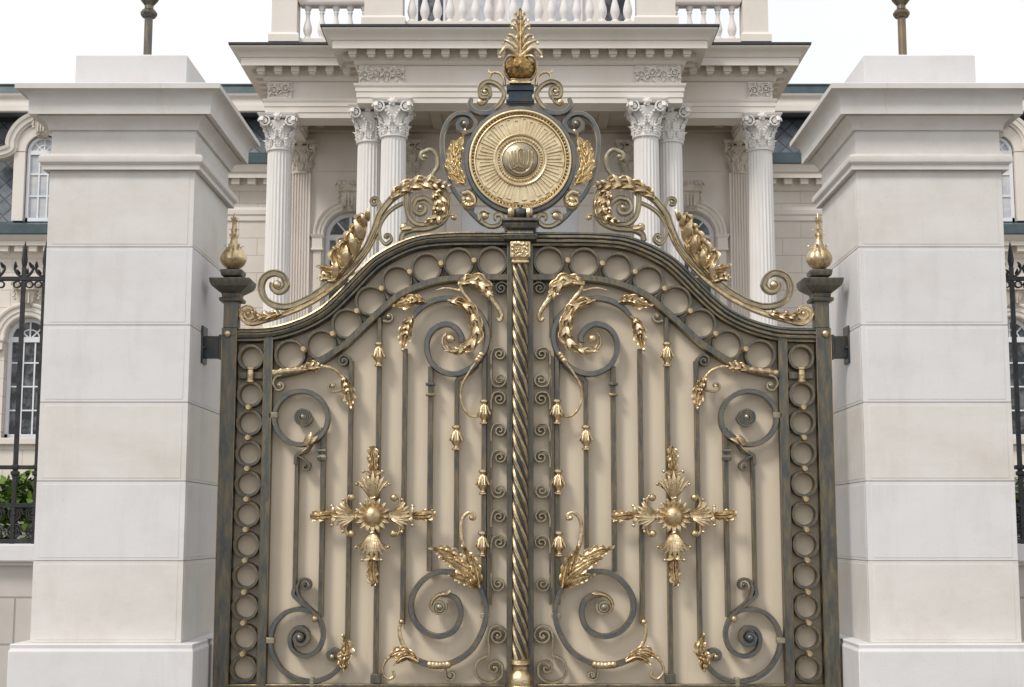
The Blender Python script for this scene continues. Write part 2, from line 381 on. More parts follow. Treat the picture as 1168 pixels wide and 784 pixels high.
# ================================================================== GATE PILLARS
YF = -0.46; YB = 0.83
def pillar(side):
    if side < 0: xa, xb = xx(55, YF, 240), xx(221, YF, 240)
    else: xa, xb = xx(978, YF, 240), xx(1144, YF, 240)
    cx = (xa + xb) / 2; cy = (YF + YB) / 2
    lab = ('pale stone gate pillar on the left of the gate, beside the shaded fence gap' if side < 0 else
           'pale stone gate pillar on the right of the gate, its side face sunlit')
    root = empty('gate_pillar', (cx, cy, 0), lab, 'pillar', 'stone pillars either side of the gate')
    zp = zz(735, YF - 0.12)
    mb = MB().mould([(0.12, 0.12), (0.12, zp - 0.05), (0.11, zp - 0.035), (0.115, zp), (0.0, zp + 0.001), (-0.1, zp + 0.002)], xa, xb, YF, YB)
    mb.build('plinth', 'stone_white', root, bevel=0.008)
    ys = [731, 640, 549, 459, 371, 282, 194]
    zs = [zz(y, YF) for y in ys]; zs[0] = zp + 0.002
    seq = ['stone_beige', 'stone_white', 'stone_beige', 'stone_white', 'stone_white', 'stone_beige']
    mb = MB()
    jo = 0.0026
    for i in range(6):
        mi = 0 if seq[i] == 'stone_white' else 1
        a, b = zs[i] + (jo if i else 0), zs[i + 1] - (jo if i < 5 else 0)
        # each course: drafted margin round every face
        mb.mould([(0, a), (0, b)], xa, xb, YF, YB, mi)
        if i < 5: mb.mould([(-0.012, b), (-0.012, b + 2 * jo)], xa, xb, YF, YB, 1)
        m_ = 0.04; pr = 0.0022
        mb.box(xa + m_, xb - m_, YF - pr, YF + .01, a + 0.02, b - 0.02, mi)
        if side < 0: mb.box(xb - .01, xb + pr, YF + m_, YB - m_, a + 0.02, b - 0.02, mi)
        else: mb.box(xa - pr, xa + .01, YF + m_, YB - m_, a + 0.02, b - 0.02, mi)
    mb.build('shaft', ['stone_white', 'stone_beige'], root, bevel=0.003)
    off = [(0.0, 193.9), (.045, 193.5), (.045, 188), (.055, 187), (.068, 184.5), (.072, 181), (.068, 178), (.055, 176.5), (0.0, 175.5)]
    mb = MB().mould([(o, zz(y, YF - o)) for o, y in off], xa, xb, YF, YB)
    mb.build('astragal', 'stone_moulded', root)
    mb = MB().mould([(-0.003, zz(176, YF)), (-0.003, zz(148.5, YF))], xa, xb, YF, YB)
    mb.build('frieze', 'stone_moulded', root)
    off = [(-.01, 149), (.02, 148.4), (.022, 146), (.028, 142.5), (.042, 138.5), (.062, 135.2), (.078, 133.2), (.084, 132.6), (.084, 129.6), (.14, 130), (.14, 117), (.143, 113), (.152, 109.5),
           (.168, 106), (.19, 103), (.21, 101.2), (.225, 100.6), (.225, 95)]
    pr = [(o, zz(y, YF - o)) for o, y in off]; zt = pr[-1][1]; pr += [(.215, zt + .008), (-0.1, zt + .02)]
    mb = MB().mould(pr, xa, xb, YF, YB)
    jx = cx + (.33 if side < 0 else -.36)
    rs_ = [[(jx + e * .003 + (.012 if z < pr[8][1] else 0), YF - o - .0015, z) for o, z in pr[:18]] + [(jx + e * .003, YF + .05, pr[17][1]), (jx + e * .003, YF + .05, pr[0][1])] for e in (-1, 1)]
    MB().rings(rs_).build('mortar_joint', 'carved', root, smooth=0)
    mb.build('cornice', 'stone_moulded', root, smooth=25)
    hb = 0.445; yb = cy - 0.50
    ztb = zz(62, yb)
    mb = MB().mould([(0, zt + .015), (0, ztb - .01), (-.01, ztb)], cx - hb, cx + hb, yb, cy + 0.5)
    mb.build('cap_block', 'stone_white', root, bevel=0.004)
    return root, cx, cy, ztb, xa, xb
PL = pillar(-1); PR_ = pillar(1)

# lamp posts standing on the pillars
def lamp(cx, cy, z0, label, px):
    x = xx(px, cy, 40)
    root = empty('lamp_post', (x, cy, z0), label, 'lamp post', 'lamp posts on the gate pillars')
    z1 = zz(20, cy); z2 = zz(11, cy)
    mb = MB().lathe([(.05, 0), (.05, .02), (.034, .035), (.034, z1 - z0), ], x, cy, z0, 20); mb.build('pole', 'pole_bronze' if px > 600 else 'iron', root)
    h = z1 - z0
    mb = MB().lathe([(.034, h - .01), (.055, h), (.068, h + .02), (.07, h + .035), (.055, h + .06), (.038, h + .07), (.036, h + .10), (.075, h + .15), (.10, h + .22), (.09, h + .27), (.03, h + .33), (.03, h + .40)], x, cy, z0, 20)
    mb.build('knop', 'pole_bronze' if px > 600 else 'iron', root)
    mb = MB(); hh = h + .40
    mb.mould([(.10, z0 + hh), (.12, z0 + hh + .03), (.02, z0 + hh + .05)], x, x, cy, cy)
    mb.mould([(.22, z0 + hh + .52), (.24, z0 + hh + .55), (.05, z0 + hh + .75), (.01, z0 + hh + .85)], x, x, cy, cy)
    for a in (-1, 1):
        for b in (-1, 1):
            k0, k1 = .11, .21
            mb.rings([[(x + a * k0 + i * .01, cy + b * k0 + j * .01, z0 + hh + .03) for i, j in ((-1, -1), (1, -1), (1, 1), (-1, 1))],
                      [(x + a * k1 + i * .01, cy + b * k1 + j * .01, z0 + hh + .53) for i, j in ((-1, -1), (1, -1), (1, 1), (-1, 1))]])
    mb.build('lantern_frame', 'fence_iron', root)
    mb = MB().mould([(.10, z0 + hh + .035), (.195, z0 + hh + .52)], x, x, cy, cy); mb.build('lantern_glass', 'glass_pale', root)
lamp(PL[1], PL[2], PL[3] - .002, 'dark iron lamp post standing on the left pillar cap', 169)
lamp(PR_[1], PR_[2], PR_[3] - .002, 'brownish bronze lamp post standing on the right pillar cap', 1029)

# ================================================================== GATE LEAVES
YPANEL = 0.075
def ring_mesh(r, hw, yc, hd, name='ring'):
    mb = MB()
    P = [Vector((r * math.cos(2 * PI * i / 40), r * math.sin(2 * PI * i / 40))) for i in range(40)]
    sweep(mb, P, hw, yc, hd, RECT, RECT_M, loop=True, mapped=True)
    return mb
def baluster_mb():
    mb = MB()
    pr = [(.010, -.10), (.030, -.10), (.036, -.095), (.036, -.088), (.030, -.082), (.020, -.078), (.017, -.070), (.022, -.060), (.034, -.048), (.041, -.034), (.043, -.02), (.041, -.005), (.036, .012), (.029, .03), (.022, .046), (.019, .060), (.022, .068), (.032, .073), (.036, .080), (.035, .090), (.028, .097), (.010, .10)]
    mb.lathe(pr, 0, 0, 0, 32, mod=lambda a, t: 1 + (0.07 * abs(math.sin(a * 4)) if .25 < t < .7 else 0))
    for k in range(8):
        a = 2 * PI * k / 8 + .2; ca, sa = math.cos(a), math.sin(a); rs = []
        for i in range(6):
            t = i / 5; z = .05 - t * .075; rr = .021 + .028 * math.sin(t * 1.5) + .008 * t ** 3; ww = .013 * math.sin(PI * min(1, .15 + .8 * t)) + .002
            rs.append([(ca * (rr + o) - sa * p, sa * (rr + o) + ca * p, z) for o, p in ((0, -ww), (.006, -ww * .5), (.003, 0), (.006, ww * .5), (0, ww), (-.004, 0))])
        mb.rings(rs)
    return mb
def finial_mb():
    mb = MB()
    pr = [(.03, 0), (.045, .004), (.05, .012), (.078, .035), (.096, .07), (.098, .10), (.088, .13), (.066, .16), (.046, .185), (.034, .215), (.027, .25), (.023, .30), (.019, .345), (.017, .385), (.022, .395), (.027, .41), (.020, .422), (.012, .44), (.004, .468)]
    mb.lathe(pr, 0, 0, 0, 40, mod=lambda a, t: 1 + (0.10 * abs(math.cos(a * 5)) if t < .5 else 0))
    for k in range(5):
        a = 2 * PI * k / 5 + .3
        for (h, r, ln) in ((.165, .060, .045), (.255, .026, .045), (.305, .022, .038), (.405, .022, .028)):
            a2 = a + h * 9; ca, sa = math.cos(a2), math.sin(a2)
            rs = []
            for i in range(6):
                t = i / 5; rr = r - .006 + ln * (t ** 1.5) * .75; z = h + ln * math.sin(t * 2.1) * .8; ww = .015 * (1 - t * .75); th = .006 * (1 - t * .5)
                rs.append([(ca * (rr + o) - sa * p, sa * (rr + o) + ca * p, z) for o, p in ((-th, -ww), (th, -ww * .6), (th * 1.2, 0), (th, ww * .6), (-th, ww), (0, 0))])
            mb.rings(rs)
    return mb

CACHE = {}
def leaf(side):
    SX[0] = 1.0 if side < 0 else -1.0
    hx = G((262, 400))[0]
    lab = ('left leaf of the patinated iron scrollwork gate, beside the pillar with the dark lamp post' if side < 0 else
           'right leaf of the patinated iron scrollwork gate, beside the pillar with the bronze lamp post')
    root = empty('gate_leaf', (hx, 0, 0.08), lab, 'gate', 'pair of ornate gate leaves')
    def gx(px, py): return G((px, py))[0]
    zb = zz(781); zkick = 0.10
    # backing sheet, cut to the line of the top rail
    rail_c = [(255, 383), (271, 382.8), (301.6, 382), (323, 378.5), (348, 370), (369, 358.5), (384, 346), (398.5, 331.5), (420, 309), (435, 296.5), (458.5, 284), (481.6, 276.5), (512.5, 273.7), (545, 273.3), (584, 273.3)]
    rc = cr(rail_c, 6)
    mb = MB(); vs = []; fs = []
    for p in rc:
        x, z = G(p); vs += [(x, YPANEL, z), (x, YPANEL + .012, z), (x, YPANEL, zkick), (x, YPANEL + .012, zkick)]
    for i in range(len(rc) - 1):
        a = 4 * i; b = a + 4
        fs += [(a, b, b + 2, a + 2), (a + 1, a + 3, b + 3, b + 1), (a, a + 1, b + 1, b), (a + 2, b + 2, b + 3, a + 3)]
    n4 = 4 * (len(rc) - 1); fs += [(0, 2, 3, 1), (n4, n4 + 1, n4 + 3, n4 + 2)]
    mb.add(vs, fs); mb.build('backing_panel', 'panel', root, smooth=0)
    # posts
    xo = gx(262.6, 400); hw = 8.2 * S
    zt = zz(375)
    mb = MB().box(xo - hw, xo + hw, -.055, .06, zkick, zt)
    for k in (-1, 1): mb.box(xo + k * hw * .98, xo + k * (hw + .004), -.058, -.045, zkick, zt, 1)
    mb.build('outer_stile', ['iron', 'edge'], root, bevel=0.004)
    xp = gx(265, 350); hp = 8.3 * S
    z341 = zz(341)
    mb = MB().box(xp - hp, xp + hp, -hp - .0, hp, zt, z341); mb.build('stile_head', 'iron', root, bevel=.004)
    zc = [(0, 346, .0), (.0, 345.5, 0)]
    pr = [(hp, z341 - .03), (hp + .03, z341 - .03), (hp + .036, z341 - .005), (hp + .012, z341 + .005), (hp + .018, zz(336)), (hp + .05, zz(333)), (hp + .085, zz(329)), (hp + .098, zz(325)), (hp + .103, zz(320.5)), (hp + .0, zz(320)), (hp - .002, zz(317.5)), (hp + .022, zz(316)), (hp + .03, zz(312)), (hp + .03, zz(309.5)), (hp - .02, zz(307.5))]
    mb = MB().mould([(o, z) for o, z in pr], xp, xp, 0, 0); mb.build('stile_cap', 'iron', root, smooth=20, bevel=.003)
    zf = zz(308)
    f = finial_mb().build('finial', 'gold', None) if 'fin' not in CACHE else None
    if f: CACHE['fin'] = f; bpy.data.objects[f.name].parent = root; f.location = Vector((xp, 0, zf)) - WP[root.name]; WP[f.name] = Vector((xp, 0, zf))
    else: dup(CACHE['fin'], root, (xp, 0, zf))
    # inner stile, meeting stile, bottom rail
    xi = gx(306.8, 400); hi = 4.7 * S
    mb = MB().box(xi - hi, xi + hi, -.035, .07, zkick, zz(384))
    for k in (-1, 1): mb.box(xi + k * hi * .98, xi + k * (hi + .003), -.037, -.028, zkick, zz(384), 1)
    mb.build('inner_stile', ['iron', 'edge'], root, bevel=.003)
    xm = gx(581.5, 400); hm = 3.3 * S
    mb = MB().box(xm - hm, xm + hm, -.03, .07, zkick, zz(268)); mb.build('meeting_stile', ['iron', 'edge'], root, bevel=.003)
    xA, xB = sorted((xo, xm))
    mb = MB().box(xA + .05, xB - .03, -.03, .068, zb - .10, zb); mb.box(xA + .05, xB - .03, -.034, -.02, zb - .006, zb + .004, 1)
    mb.build('bottom_rail', ['iron', 'edge'], root, bevel=.003)
    mb = MB().box(xA + .05, xB - .03, -.02, .068, zkick, zb - .102); mb.build('kick_plate', 'iron', root, bevel=.003)
    # top rail
    mb = MB(); sweep(mb, rc, 8.2 * S, 0.01, 0.058, RAIL, RAIL_M); mb.build('top_rail', ['iron', 'edge'], root, smooth=35)
    arch = [(311, 428), (330, 424.5), (342, 421.5), (354, 417), (372.5, 408), (394, 393), (412.6, 375.6), (437, 352.5), (455.7, 337), (483.5, 324.8), (511, 318.6), (548, 317), (580, 317)]
    mb = MB(); sweep(mb, cr(arch, 6), 4.3 * S, 0.015, 0.05); mb.build('arch_rail', ['iron', 'edge'], root)
    # stud and hinge
    x, z = G((261, 382)); mb = MB().ball((x, -.065, z), 4.3 * S, .7); mb.build('stud', 'gold', root)
    pb = (PL[5] if side < 0 else PR_[4]); e = 1 if side < 0 else -1
    z0, z1 = zz(409), zz(384)
    mb = MB().box(pb, xo - e * hw, -.03, .04, z0, z1); mb.box(pb - e * .0 , pb + e * .018, -.085, .085, zz(415), zz(373))
    mb.box(xo - e * (hw + .03), xo - e * (hw - .005), -.045, .05, z0 - .01, z1 + .01)
    for q in (.06, -.06): mb.ball((pb + e * .02, q, z0 + .08), .014)
    mb.build('hinge', 'iron_dark', root, bevel=.004)
    # ring column
    xr = gx(286.4, 408)
    if 'ring' not in CACHE:
        CACHE['ring'] = ring_mesh(13.6 * S, 1.9 * S, 0.022, 0.045).build('ring', ['iron', 'edge'], None)
        o = CACHE['ring']; o.parent = root; first_ring = True
    else: first_ring = False
    def place_ring(x, z):
        nonlocal first_ring
        if first_ring:
            o = CACHE['ring']; WP[o.name] = Vector((x, 0, z)); o.location = WP[o.name] - WP[root.name]; first_ring = False
        else: dup(CACHE['ring'], root, (x, 0, z))
    ry = [408, 450, 482.2, 517.2, 552, 586.8, 621.6, 657, 692.5, 727.5, 763]
    for y in ry: place_ring(xr, zz(y))
    by = [465.2, 499.6, 534.8, 569.5, 604, 639, 675, 710, 745]
    if 'bead' not in CACHE:
        b = MB().ball((0, 0, 0), 4.1 * S); b.lathe([(.012, -.05), (.02, -.05), (.02, .0), (.012, .0)], 0, 0.0, 0, 12, axis='y')
        o = b.build('bead', 'gold', None); CACHE['bead'] = o; o.parent = root
        WP[o.name] = Vector((xr, -.03, zz(by[0]))); o.location = WP[o.name] - WP[root.name]; bl = by[1:]
    else: bl = by
    for y in bl: dup(CACHE['bead'], root, (xr, -.03, zz(y)))
    mb = MB().box(xr - 14 * S, xr + 14 * S, -.0, .05, zz(432), zz(424.5)); mb.build('cross_bar', 'iron', root, bevel=.002)
    z = zz(428)
    mb = MB().lathe([(.02, -.065), (.036, -.06), (.036, -.045), (.028, -.038), (.032, -.01), (.032, .01), (.028, .038), (.036, .045), (.036, .06), (.02, .065)], xr, -.02, z, 18)
    mb.build('collar', 'gold', root)
    # ring arcade under the top rail
    if 'ring2' not in CACHE:
        CACHE['ring2'] = ring_mesh(16.6 * S, 1.6 * S, 0.02, 0.04).build('arcade_ring', ['iron', 'edge'], None)
        o = CACHE['ring2']; o.parent = root; new2 = True
    else: new2 = False
    for p in [(331, 405), (366.4, 393.5), (395.6, 369.4), (422.5, 343.2), (452.7, 320), (486.6, 305.6), (523, 300), (561.4, 298.6)]:
        x, z = G(p)
        if new2: o = CACHE['ring2']; WP[o.name] = Vector((x, 0, z)); o.location = WP[o.name] - WP[root.name]; new2 = False
        else: dup(CACHE['ring2'], root, (x, 0, z))
    for p in [(347.5, 399.3), (380.5, 381.8), (408, 356), (436, 330.5), (468, 311.5), (503.5, 302), (541, 298.6)]:
        x, z = G(p); dup(CACHE['bead'], root, (x, -.03, z))
    # vertical bars
    def bar(px, py, y0, y1, w_=3.1, yc=0.025, d=.03, nm='bar'):
        x = gx(px, py); b = MB(); sweep(b, [Vector((x, zz(y0))), Vector((x, (zz(y0) + zz(y1)) / 2)), Vector((x, zz(y1)))], w_ * S, yc, d, mapped=True)
        return b.build(nm, ['iron', 'edge'], root)
    bar(337, 600, 518, 678, 2.4); bar(367, 600, 488, 704, 2.9); bar(400, 450, 412, 735, 2.7)
    bar(431.8, 450, 362, 781, 2.8); bar(461.5, 450, 398, 712, 2.8); bar(491, 450, 418, 652, 3.0)
    bar(521, 450, 434, 628, 2.7); bar(552.5, 450, 402, 690, 3.2); bar(558.5, 360, 328, 384, 2.4, .03)
    bar(560, 600, 400, 690, 1.2, .03, .02, 'scroll_stem')
    # collars on bars
    def band(px, py, hw_, hh, m_='iron', nm='collar', y=-.008, d=.045):
        x, z = G((px, py)); MB().box(x - hw_ * S, x + hw_ * S, y - d * .6, y + d, z - hh * S, z + hh * S).build(nm, m_, root, bevel=.004)
    band(491, 438.5, 5.2, 1.5); band(491, 450.5, 5.2, 1.5, 'edge')
    x, z = G((367.5, 519)); MB().mould([(.020, z - .05), (.034, z - .045), (.036, z - .02), (.024, z), (.034, z + .03), (.030, z + .045), (.018, z + .05)], x, x, .0, .0).build('collar', 'iron', root)
    band(429, 774, 6, 5, 'iron', 'bar_foot')
    band(312.5, 474, 5, 3.2, 'champagne'); band(308, 730.5, 5.3, 3.2, 'champagne'); band(356, 778, 2.4, 5, 'champagne'); band(553.5, 702, 5, 2.8, 'champagne')
    # gilt knops
    for px, py, y in [(431.8, 450, 404.5), (521, 450, 499.5), (552.5, 450, 470), (551, 550, 550), (550.3, 600, 620.5)]:
        x = gx(px, py)
        if 'kn' not in CACHE:
            o = baluster_mb().build('knop', 'gold', None); CACHE['kn'] = o; o.parent = root
            WP[o.name] = Vector((x, -.015, zz(y))); o.location = WP[o.name] - WP[root.name]
        else: dup(CACHE['kn'], root, (x, -.015, zz(y)))
    E = ['iron', 'edge']; B = ['bluesteel', 'edge']
    # --- upper big scroll
    mb = MB()
    pth = [(462, 377), (470, 364), (478, 354), (487, 347), (500, 342), (513, 341), (530, 345), (543, 354), (552, 366), (556.5, 382), (553.5, 399), (546, 412), (534, 422), (518.6, 427), (503, 423.5), (492.4, 414), (487.3, 401), (488, 387), (495.5, 375.5), (509, 370), (520, 374.6), (526.5, 384), (526, 391)]
    sweep(mb, cr(pth, 7), 3.2 * S, -0.005, .032, taper=lambda u: min(1, .35 + u * 6))
    mb.build('upper_scroll', B, root)
    mb = MB(); sweep(mb, cr([(521, 440), (521.5, 434), (527, 430), (536, 424.5), (545, 416)], 5), 2.6 * S, .02, .028); mb.build('brace', E, root)
    mb = MB(); curl(mb, [(437, 366), (441, 367)], (443.5, 361.5), 1.0, -1, 1.3 * S, 0.02, .03, 1.0); mb.ball((G((443.5, 361.5))[0], -.01, G((443.5, 361.5))[1]), 3.2 * S); mb.build('curl', ['champagne', 'edge'], root)
    mb = MB(); curl(mb, [(579, 326), (577, 324)], (571.5, 328.8), 1.7, -1, 1.3 * S, 0.02, .03, 1.2, ball=1.8); mb.build('curl', E, root)
    mb = MB(); curl(mb, [(400.5, 430), (400.8, 415), (398, 408), (392.5, 405)], (392.2, 411.8), 1.4, -1, 1.7 * S, 0.02, .03, 1.2, ball=2.6); mb.build('curl', E, root)
    # --- left circle with spiral boss
    mb = MB(); sweep(mb, circ((343.5, 477), 30.5), 2.9 * S, 0.0, .032, loop=True); mb.build('circle_scroll', B, root)
    x, z = G((346, 476)); mb = MB()
    sweep(mb, [Vector((346, 476)) + Vector((math.cos(a), math.sin(a))) * (10.2 - a * .36) for a in [i * .3 for i in range(72)]], 1.2 * S, -.005, .035)
    mb.lathe([(.066, .03), (.066, .0), (.04, -.004), (.01, -.006)], x, 0.02, z, 20, axis='y', mi=0); mb.ball((x, -.03, z), 3.3 * S, mi=1)
    mb.build('spiral_boss', ['iron', 'champagne'], root)
    mb = MB(); sweep(mb, cr([(366, 492), (358, 500), (354, 508), (350, 514), (343, 517), (338, 520), (337, 530)], 6), 2.2 * S, .01, .03)
    curl(mb, [(340, 520), (347, 524), (353, 529)], (348.5, 532.5), .9, 1, 1.3 * S, 0.01, .028, 1.2, ball=2.0); mb.build('tail_scroll', E, root)
    # --- lower left scroll
    mb = MB()
    sweep(mb, cr([(336, 672), (335.6, 679), (344, 687), (353, 694), (361, 702), (367, 713), (368.5, 727), (363, 741), (351, 748.5), (340, 746.5), (332.5, 738), (331.5, 726), (337, 717.5), (345, 716)], 7)
          + spir((345, 716), (342.5, 727.5), 1.3, 2.0, 1), 2.7 * S, -.005, .032)
    x, z = G((342.5, 727.5)); mb.ball((x, -.03, z), 4.6 * S)
    mb.build('lower_scroll', B, root)
    mb = MB()
    sweep(mb, cr([(359, 699.5), (351, 696), (341, 695), (331, 696.8), (322, 702), (313, 713.5), (309, 730), (311.5, 746.5), (321.6, 763.5), (337, 774), (356.5, 777.5), (374, 772.5), (386, 762.5), (391.5, 752), (387.5, 745)], 7)
          + spir((387.5, 745), (380, 748.5), .8, 2.5, -1), 2.8 * S, 0.0, .032)
    x, z = G((379.5, 749)); mb.ball((x, -.03, z), 3.3 * S, mi=1); mb.build('outer_scroll', B, root)
    mb = MB(); curl(mb, [(361, 701), (350, 690), (342, 681), (339.5, 671), (342, 663)], (349, 667.5), 1.2, 1, 1.7 * S, -.01, .03, 1.3, ball=2.4); mb.build('curl', E, root)
    x, z = G((360, 706)); MB().ball((x, -.05, z), 3.6 * S, .8).build('stud', 'gold', root)
    # --- lower right big spiral
    mb = MB()
    p2 = [(463, 745), (477, 754), (498, 759.5), (519, 754.5), (537, 742), (549, 722.5), (554.5, 701), (552, 682), (545, 667), (532, 657), (516, 653), (498, 653), (481.5, 663), (470.5, 681), (470.5, 702), (481.5, 718.5), (500, 726), (518, 719), (525.5, 702), (522.5, 686), (513.5, 679.5), (504, 678)]
    sweep(mb, cr(p2, 7), 3.2 * S, -.005, .034); mb.build('great_scroll', B, root)
    mb = MB(); x, z = G((501.3, 692.5))
    sweep(mb, [Vector((501.3, 692.5)) + Vector((math.cos(a - .5), math.sin(a - .5))) * (8.5 - a * .45) for a in [i * .3 for i in range(52)]], 1.4 * S, -.02, .035)
    mb.ball((x, -.035, z), 4 * S); mb.build('spiral_boss', ['champagne', 'edge'], root)
    mb = MB(); sweep(mb, cr([(508, 677), (500, 679), (493.5, 685), (492, 692), (495, 698)], 6), 2.8 * S, -.03, .03, ROUND, ROUND_M, taper=lambda u: 1 - .5 * u)
    leaflet(mb, G((507, 677)), 0.3 if side < 0 else PI - .3, .06, .02, -.05); mb.build('leaf_tip', 'gold', root)
    # --- thin C scrolls by the meeting stile
    def cs(mb, c, r, up):
        x0 = 560.2
        if up: curl(mb, [(x0, c[1] + 12), (x0, c[1] + 2), (x0 + 3, c[1] - r * .8), (c[0], c[1] - r)], c, 1.6, 1, 1.0 * S, .025, .026, 1.2)
        else: curl(mb, [(x0, c[1] - 12), (x0, c[1] - 2), (x0 + 3, c[1] + r * .8), (c[0], c[1] + r)], c, 1.6, -1, 1.0 * S, .025, .022, 1.2)
    for c, r, u in [((569.5, 404), 7.5, 1), ((570, 433), 8, 0), ((569.5, 455), 8.0, 1), ((570, 491), 8.0, 1), ((570, 521.6), 8.0, 1), ((569, 559.4), 8.0, 0), ((569, 589.5), 8.0, 1), ((569.6, 619), 8.0, 1), ((568, 666), 8, 0)]:
        mb = MB(); cs(mb, c, r, u); mb.build('c_scroll', ['champagne', 'edge'], root)
    mb = MB(); curl(mb, [(556, 752), (558, 741), (557, 728), (560, 717), (568, 713.5)], (567.5, 725), 1.7, 1, 1.4 * S, .01, .03, 1.5, ball=2)
    mb.build('c_scroll', ['champagne', 'edge'], root)
    mb = MB(); curl(mb, [(556, 748), (546, 753), (542, 765), (548, 776), (561, 778.5), (572, 771), (573, 759)], (564, 762), 1.2, -1, 1.6 * S, .0, .03, 1.5, ball=2.4); mb.build('c_scroll', ['champagne', 'edge'], root)
    # ================= gilt ornament
    g_ = ['gold']
    # rosette cross
    cxp, cyp = 426.0, 588.4
    x, z = G((cxp, cyp)); cr0 = Vector((x, -.05, z))
    rr = MB().lathe([(.03, .06), (.075, .055), (.085, .02), (.075, .0), (.05, -.005)], x, -.03, z, 24, axis='y')
    ros = rr.build('rosette', 'gold', root, origin=cr0)
    mb = MB()
    for k in range(16):
        a = 2 * PI * k / 16
        leaflet(mb, (x + math.cos(a) * .07, z + math.sin(a) * .07), a, .075, .021, -.055, 0.0, .015)
    mb.build('petals', 'gold', ros, origin=cr0)
    mb = MB().lathe([(.001, -.062), (.03, -.06), (.055, -.047), (.07, -.025), (.078, 0), (.088, .005), (.09, .02)], x, -.06, z, 28, axis='y'); mb.build('boss', 'gold', ros, origin=cr0)
    for ang, ln in ((PI / 2, 1.0), (-PI / 2, 1.0), (0, .86), (PI, .86)):
        mb = MB(); d = Vector((math.cos(ang), math.sin(ang))); base = Vector((x, z)) + d * .145
        # fan of lobes
        for k in range(-3, 4):
            a = ang + k * .17; leaflet(mb, base - d * .01, a, (.215 - abs(k) * .010) * ln, .027, -.055 - .014 * (3 - abs(k)) / 3, k * .16, .035)
        for k in (-1, 1):
            leaflet(mb, base + d * .015, ang + k * .62, .175 * ln, .026, -.05, k * .9, .02)
            tip_ = base + d * .185 * ln
            leaflet(mb, tip_ - d * .03, ang + k * .55, .085, .022, -.07, k * 1.3, .03)
            n2 = Vector((-d.y, d.x)) * k
            mb.ball(((base + d * .20 * ln + n2 * .075).x, -.085, (base + d * .20 * ln + n2 * .075).y), .014, 1, 8)
            mb.ball(((base + d * .10 * ln + n2 * .125).x, -.07, (base + d * .10 * ln + n2 * .125).y), .013, 1, 8)
        leaflet(mb, base + d * .01, ang + PI, .035, .03, -.06)
        q = base + d * .165 * ln
        sheet(mb, [q, q + d * .06 * ln, q + d * .12 * ln, q + (d * .19 + Vector((-d.y, d.x)) * .012) * ln, q + d * .24 * ln], .042, 4, -.06, .03, sweepf=1.25, amp=.006, td=.45)
        mb.build('acanthus_spray', 'gold', ros, origin=cr0)
    for ax in (-1, 1):
        for az in (-1, 1):
            mb = MB(); d = Vector((ax, az))
            P = [Vector((x + ax * a, z + az * b)) for a, b in ((.10, .03), (.145, .028), (.195, .06), (.212, .11), (.19, .15), (.155, .155))]
            sweep(mb, [Vector(p) for p in cr(P, 5)], .011, -.045, .013, ROUND, ROUND_M, mapped=True, taper=lambda u: .7 + .5 * u)
            mb.ball((x + ax * .165, -.06, z + az * .14), .029, .9); mb.build('corner_scroll', 'gold', ros, origin=cr0)
    # upper scroll foliage
    mb = MB(); acanthus(mb, [(511, 344), (524, 346), (535, 353), (541, 366), (543, 380), (539, 391), (528, 399), (516, 401), (508, 396)], .075, 9, -.045, .012, .55, tip=False, fat=.34)
    x, z = G((514, 388)); mb.ball((x, -.06, z), 5.5 * S)
    sweep(mb, cr([(528, 399), (516, 402), (507, 397), (505, 388), (509, 381)], 6), 2.2 * S, -.05, .02, ROUND, ROUND_M, taper=lambda u: 1.2 - .6 * u)
    mb.build('wrapped_leaf', 'gold', root)
    mb = MB(); acanthus(mb, [(486, 346), (476, 344), (465, 347), (452, 350)], .07, 6, -.045, .013, .55, lobes=False, lift=.04); acanthus(mb, [(484, 345), (475, 344), (467, 346)], .045, 3, -.06, .012, .5); mb.build('acanthus_leaf', 'gold', root)
    mb = MB(); acanthus(mb, [(472, 362), (466, 372), (463, 384), (460, 398)], .075, 6, -.045, .014, .7, lobes=False, lift=.04); acanthus(mb, [(470, 364), (465, 374), (463, 384)], .05, 4, -.06, .012, .7); mb.build('acanthus_leaf', 'gold', root)
    mb = MB(); acanthus(mb, [(523, 326), (533, 322), (545, 323), (554, 331), (560, 341)], .085, 6, -.045, .016, .5, tip=False, fat=.34)
    sweep(mb, cr([(556, 335), (563, 345), (569, 354), (572.5, 362), (570, 367), (567, 364)], 6), 2.6 * S, -.05, .016, ROUND, ROUND_M, taper=lambda u: 1.3 - .6 * u)
    sweep(mb, cr([(498, 332), (508, 329.5), (518, 331), (528, 334), (537, 345), (541, 353)], 6), 2.4 * S, -.03, .014, ROUND, ROUND_M, taper=lambda u: .3 + .9 * u)
    sweep(mb, cr([(524, 322), (528, 334), (536, 344), (541, 352)], 6), 2.4 * S, -.04, .016, ROUND, ROUND_M); mb.build('acanthus_leaf', 'gold', root)
    # corner horn
    mb = MB(); P = [Vector(G(p)) for p in cr([(312, 426.5), (325, 424), (340, 422.5), (352, 420), (364, 418.5)], 8)]
    sweep(mb, P, 3.6 * S, -.035, .026, ROUND, ROUND_M, mapped=True, taper=lambda u: 1 + .16 * math.sin(u * 42) - .2 * u)
    acanthus(mb, [(344, 423), (354, 420), (366, 418.5)], .06, 4, -.05, .01, .4, fat=.3)
    sweep(mb, cr([(360, 419.5), (372, 419), (382, 422), (389, 428), (394, 437)], 6), 1.9 * S, -.035, .014, ROUND, ROUND_M)
    acanthus(mb, [(392, 430), (396, 441), (399, 452), (401, 464)], .07, 6, -.045, .013, .6, lobes=False, lift=.04); acanthus(mb, [(392, 430), (395, 439), (398, 448)], .045, 3, -.06, .012, .6)
    mb.build('corner_spray', 'gold', root)
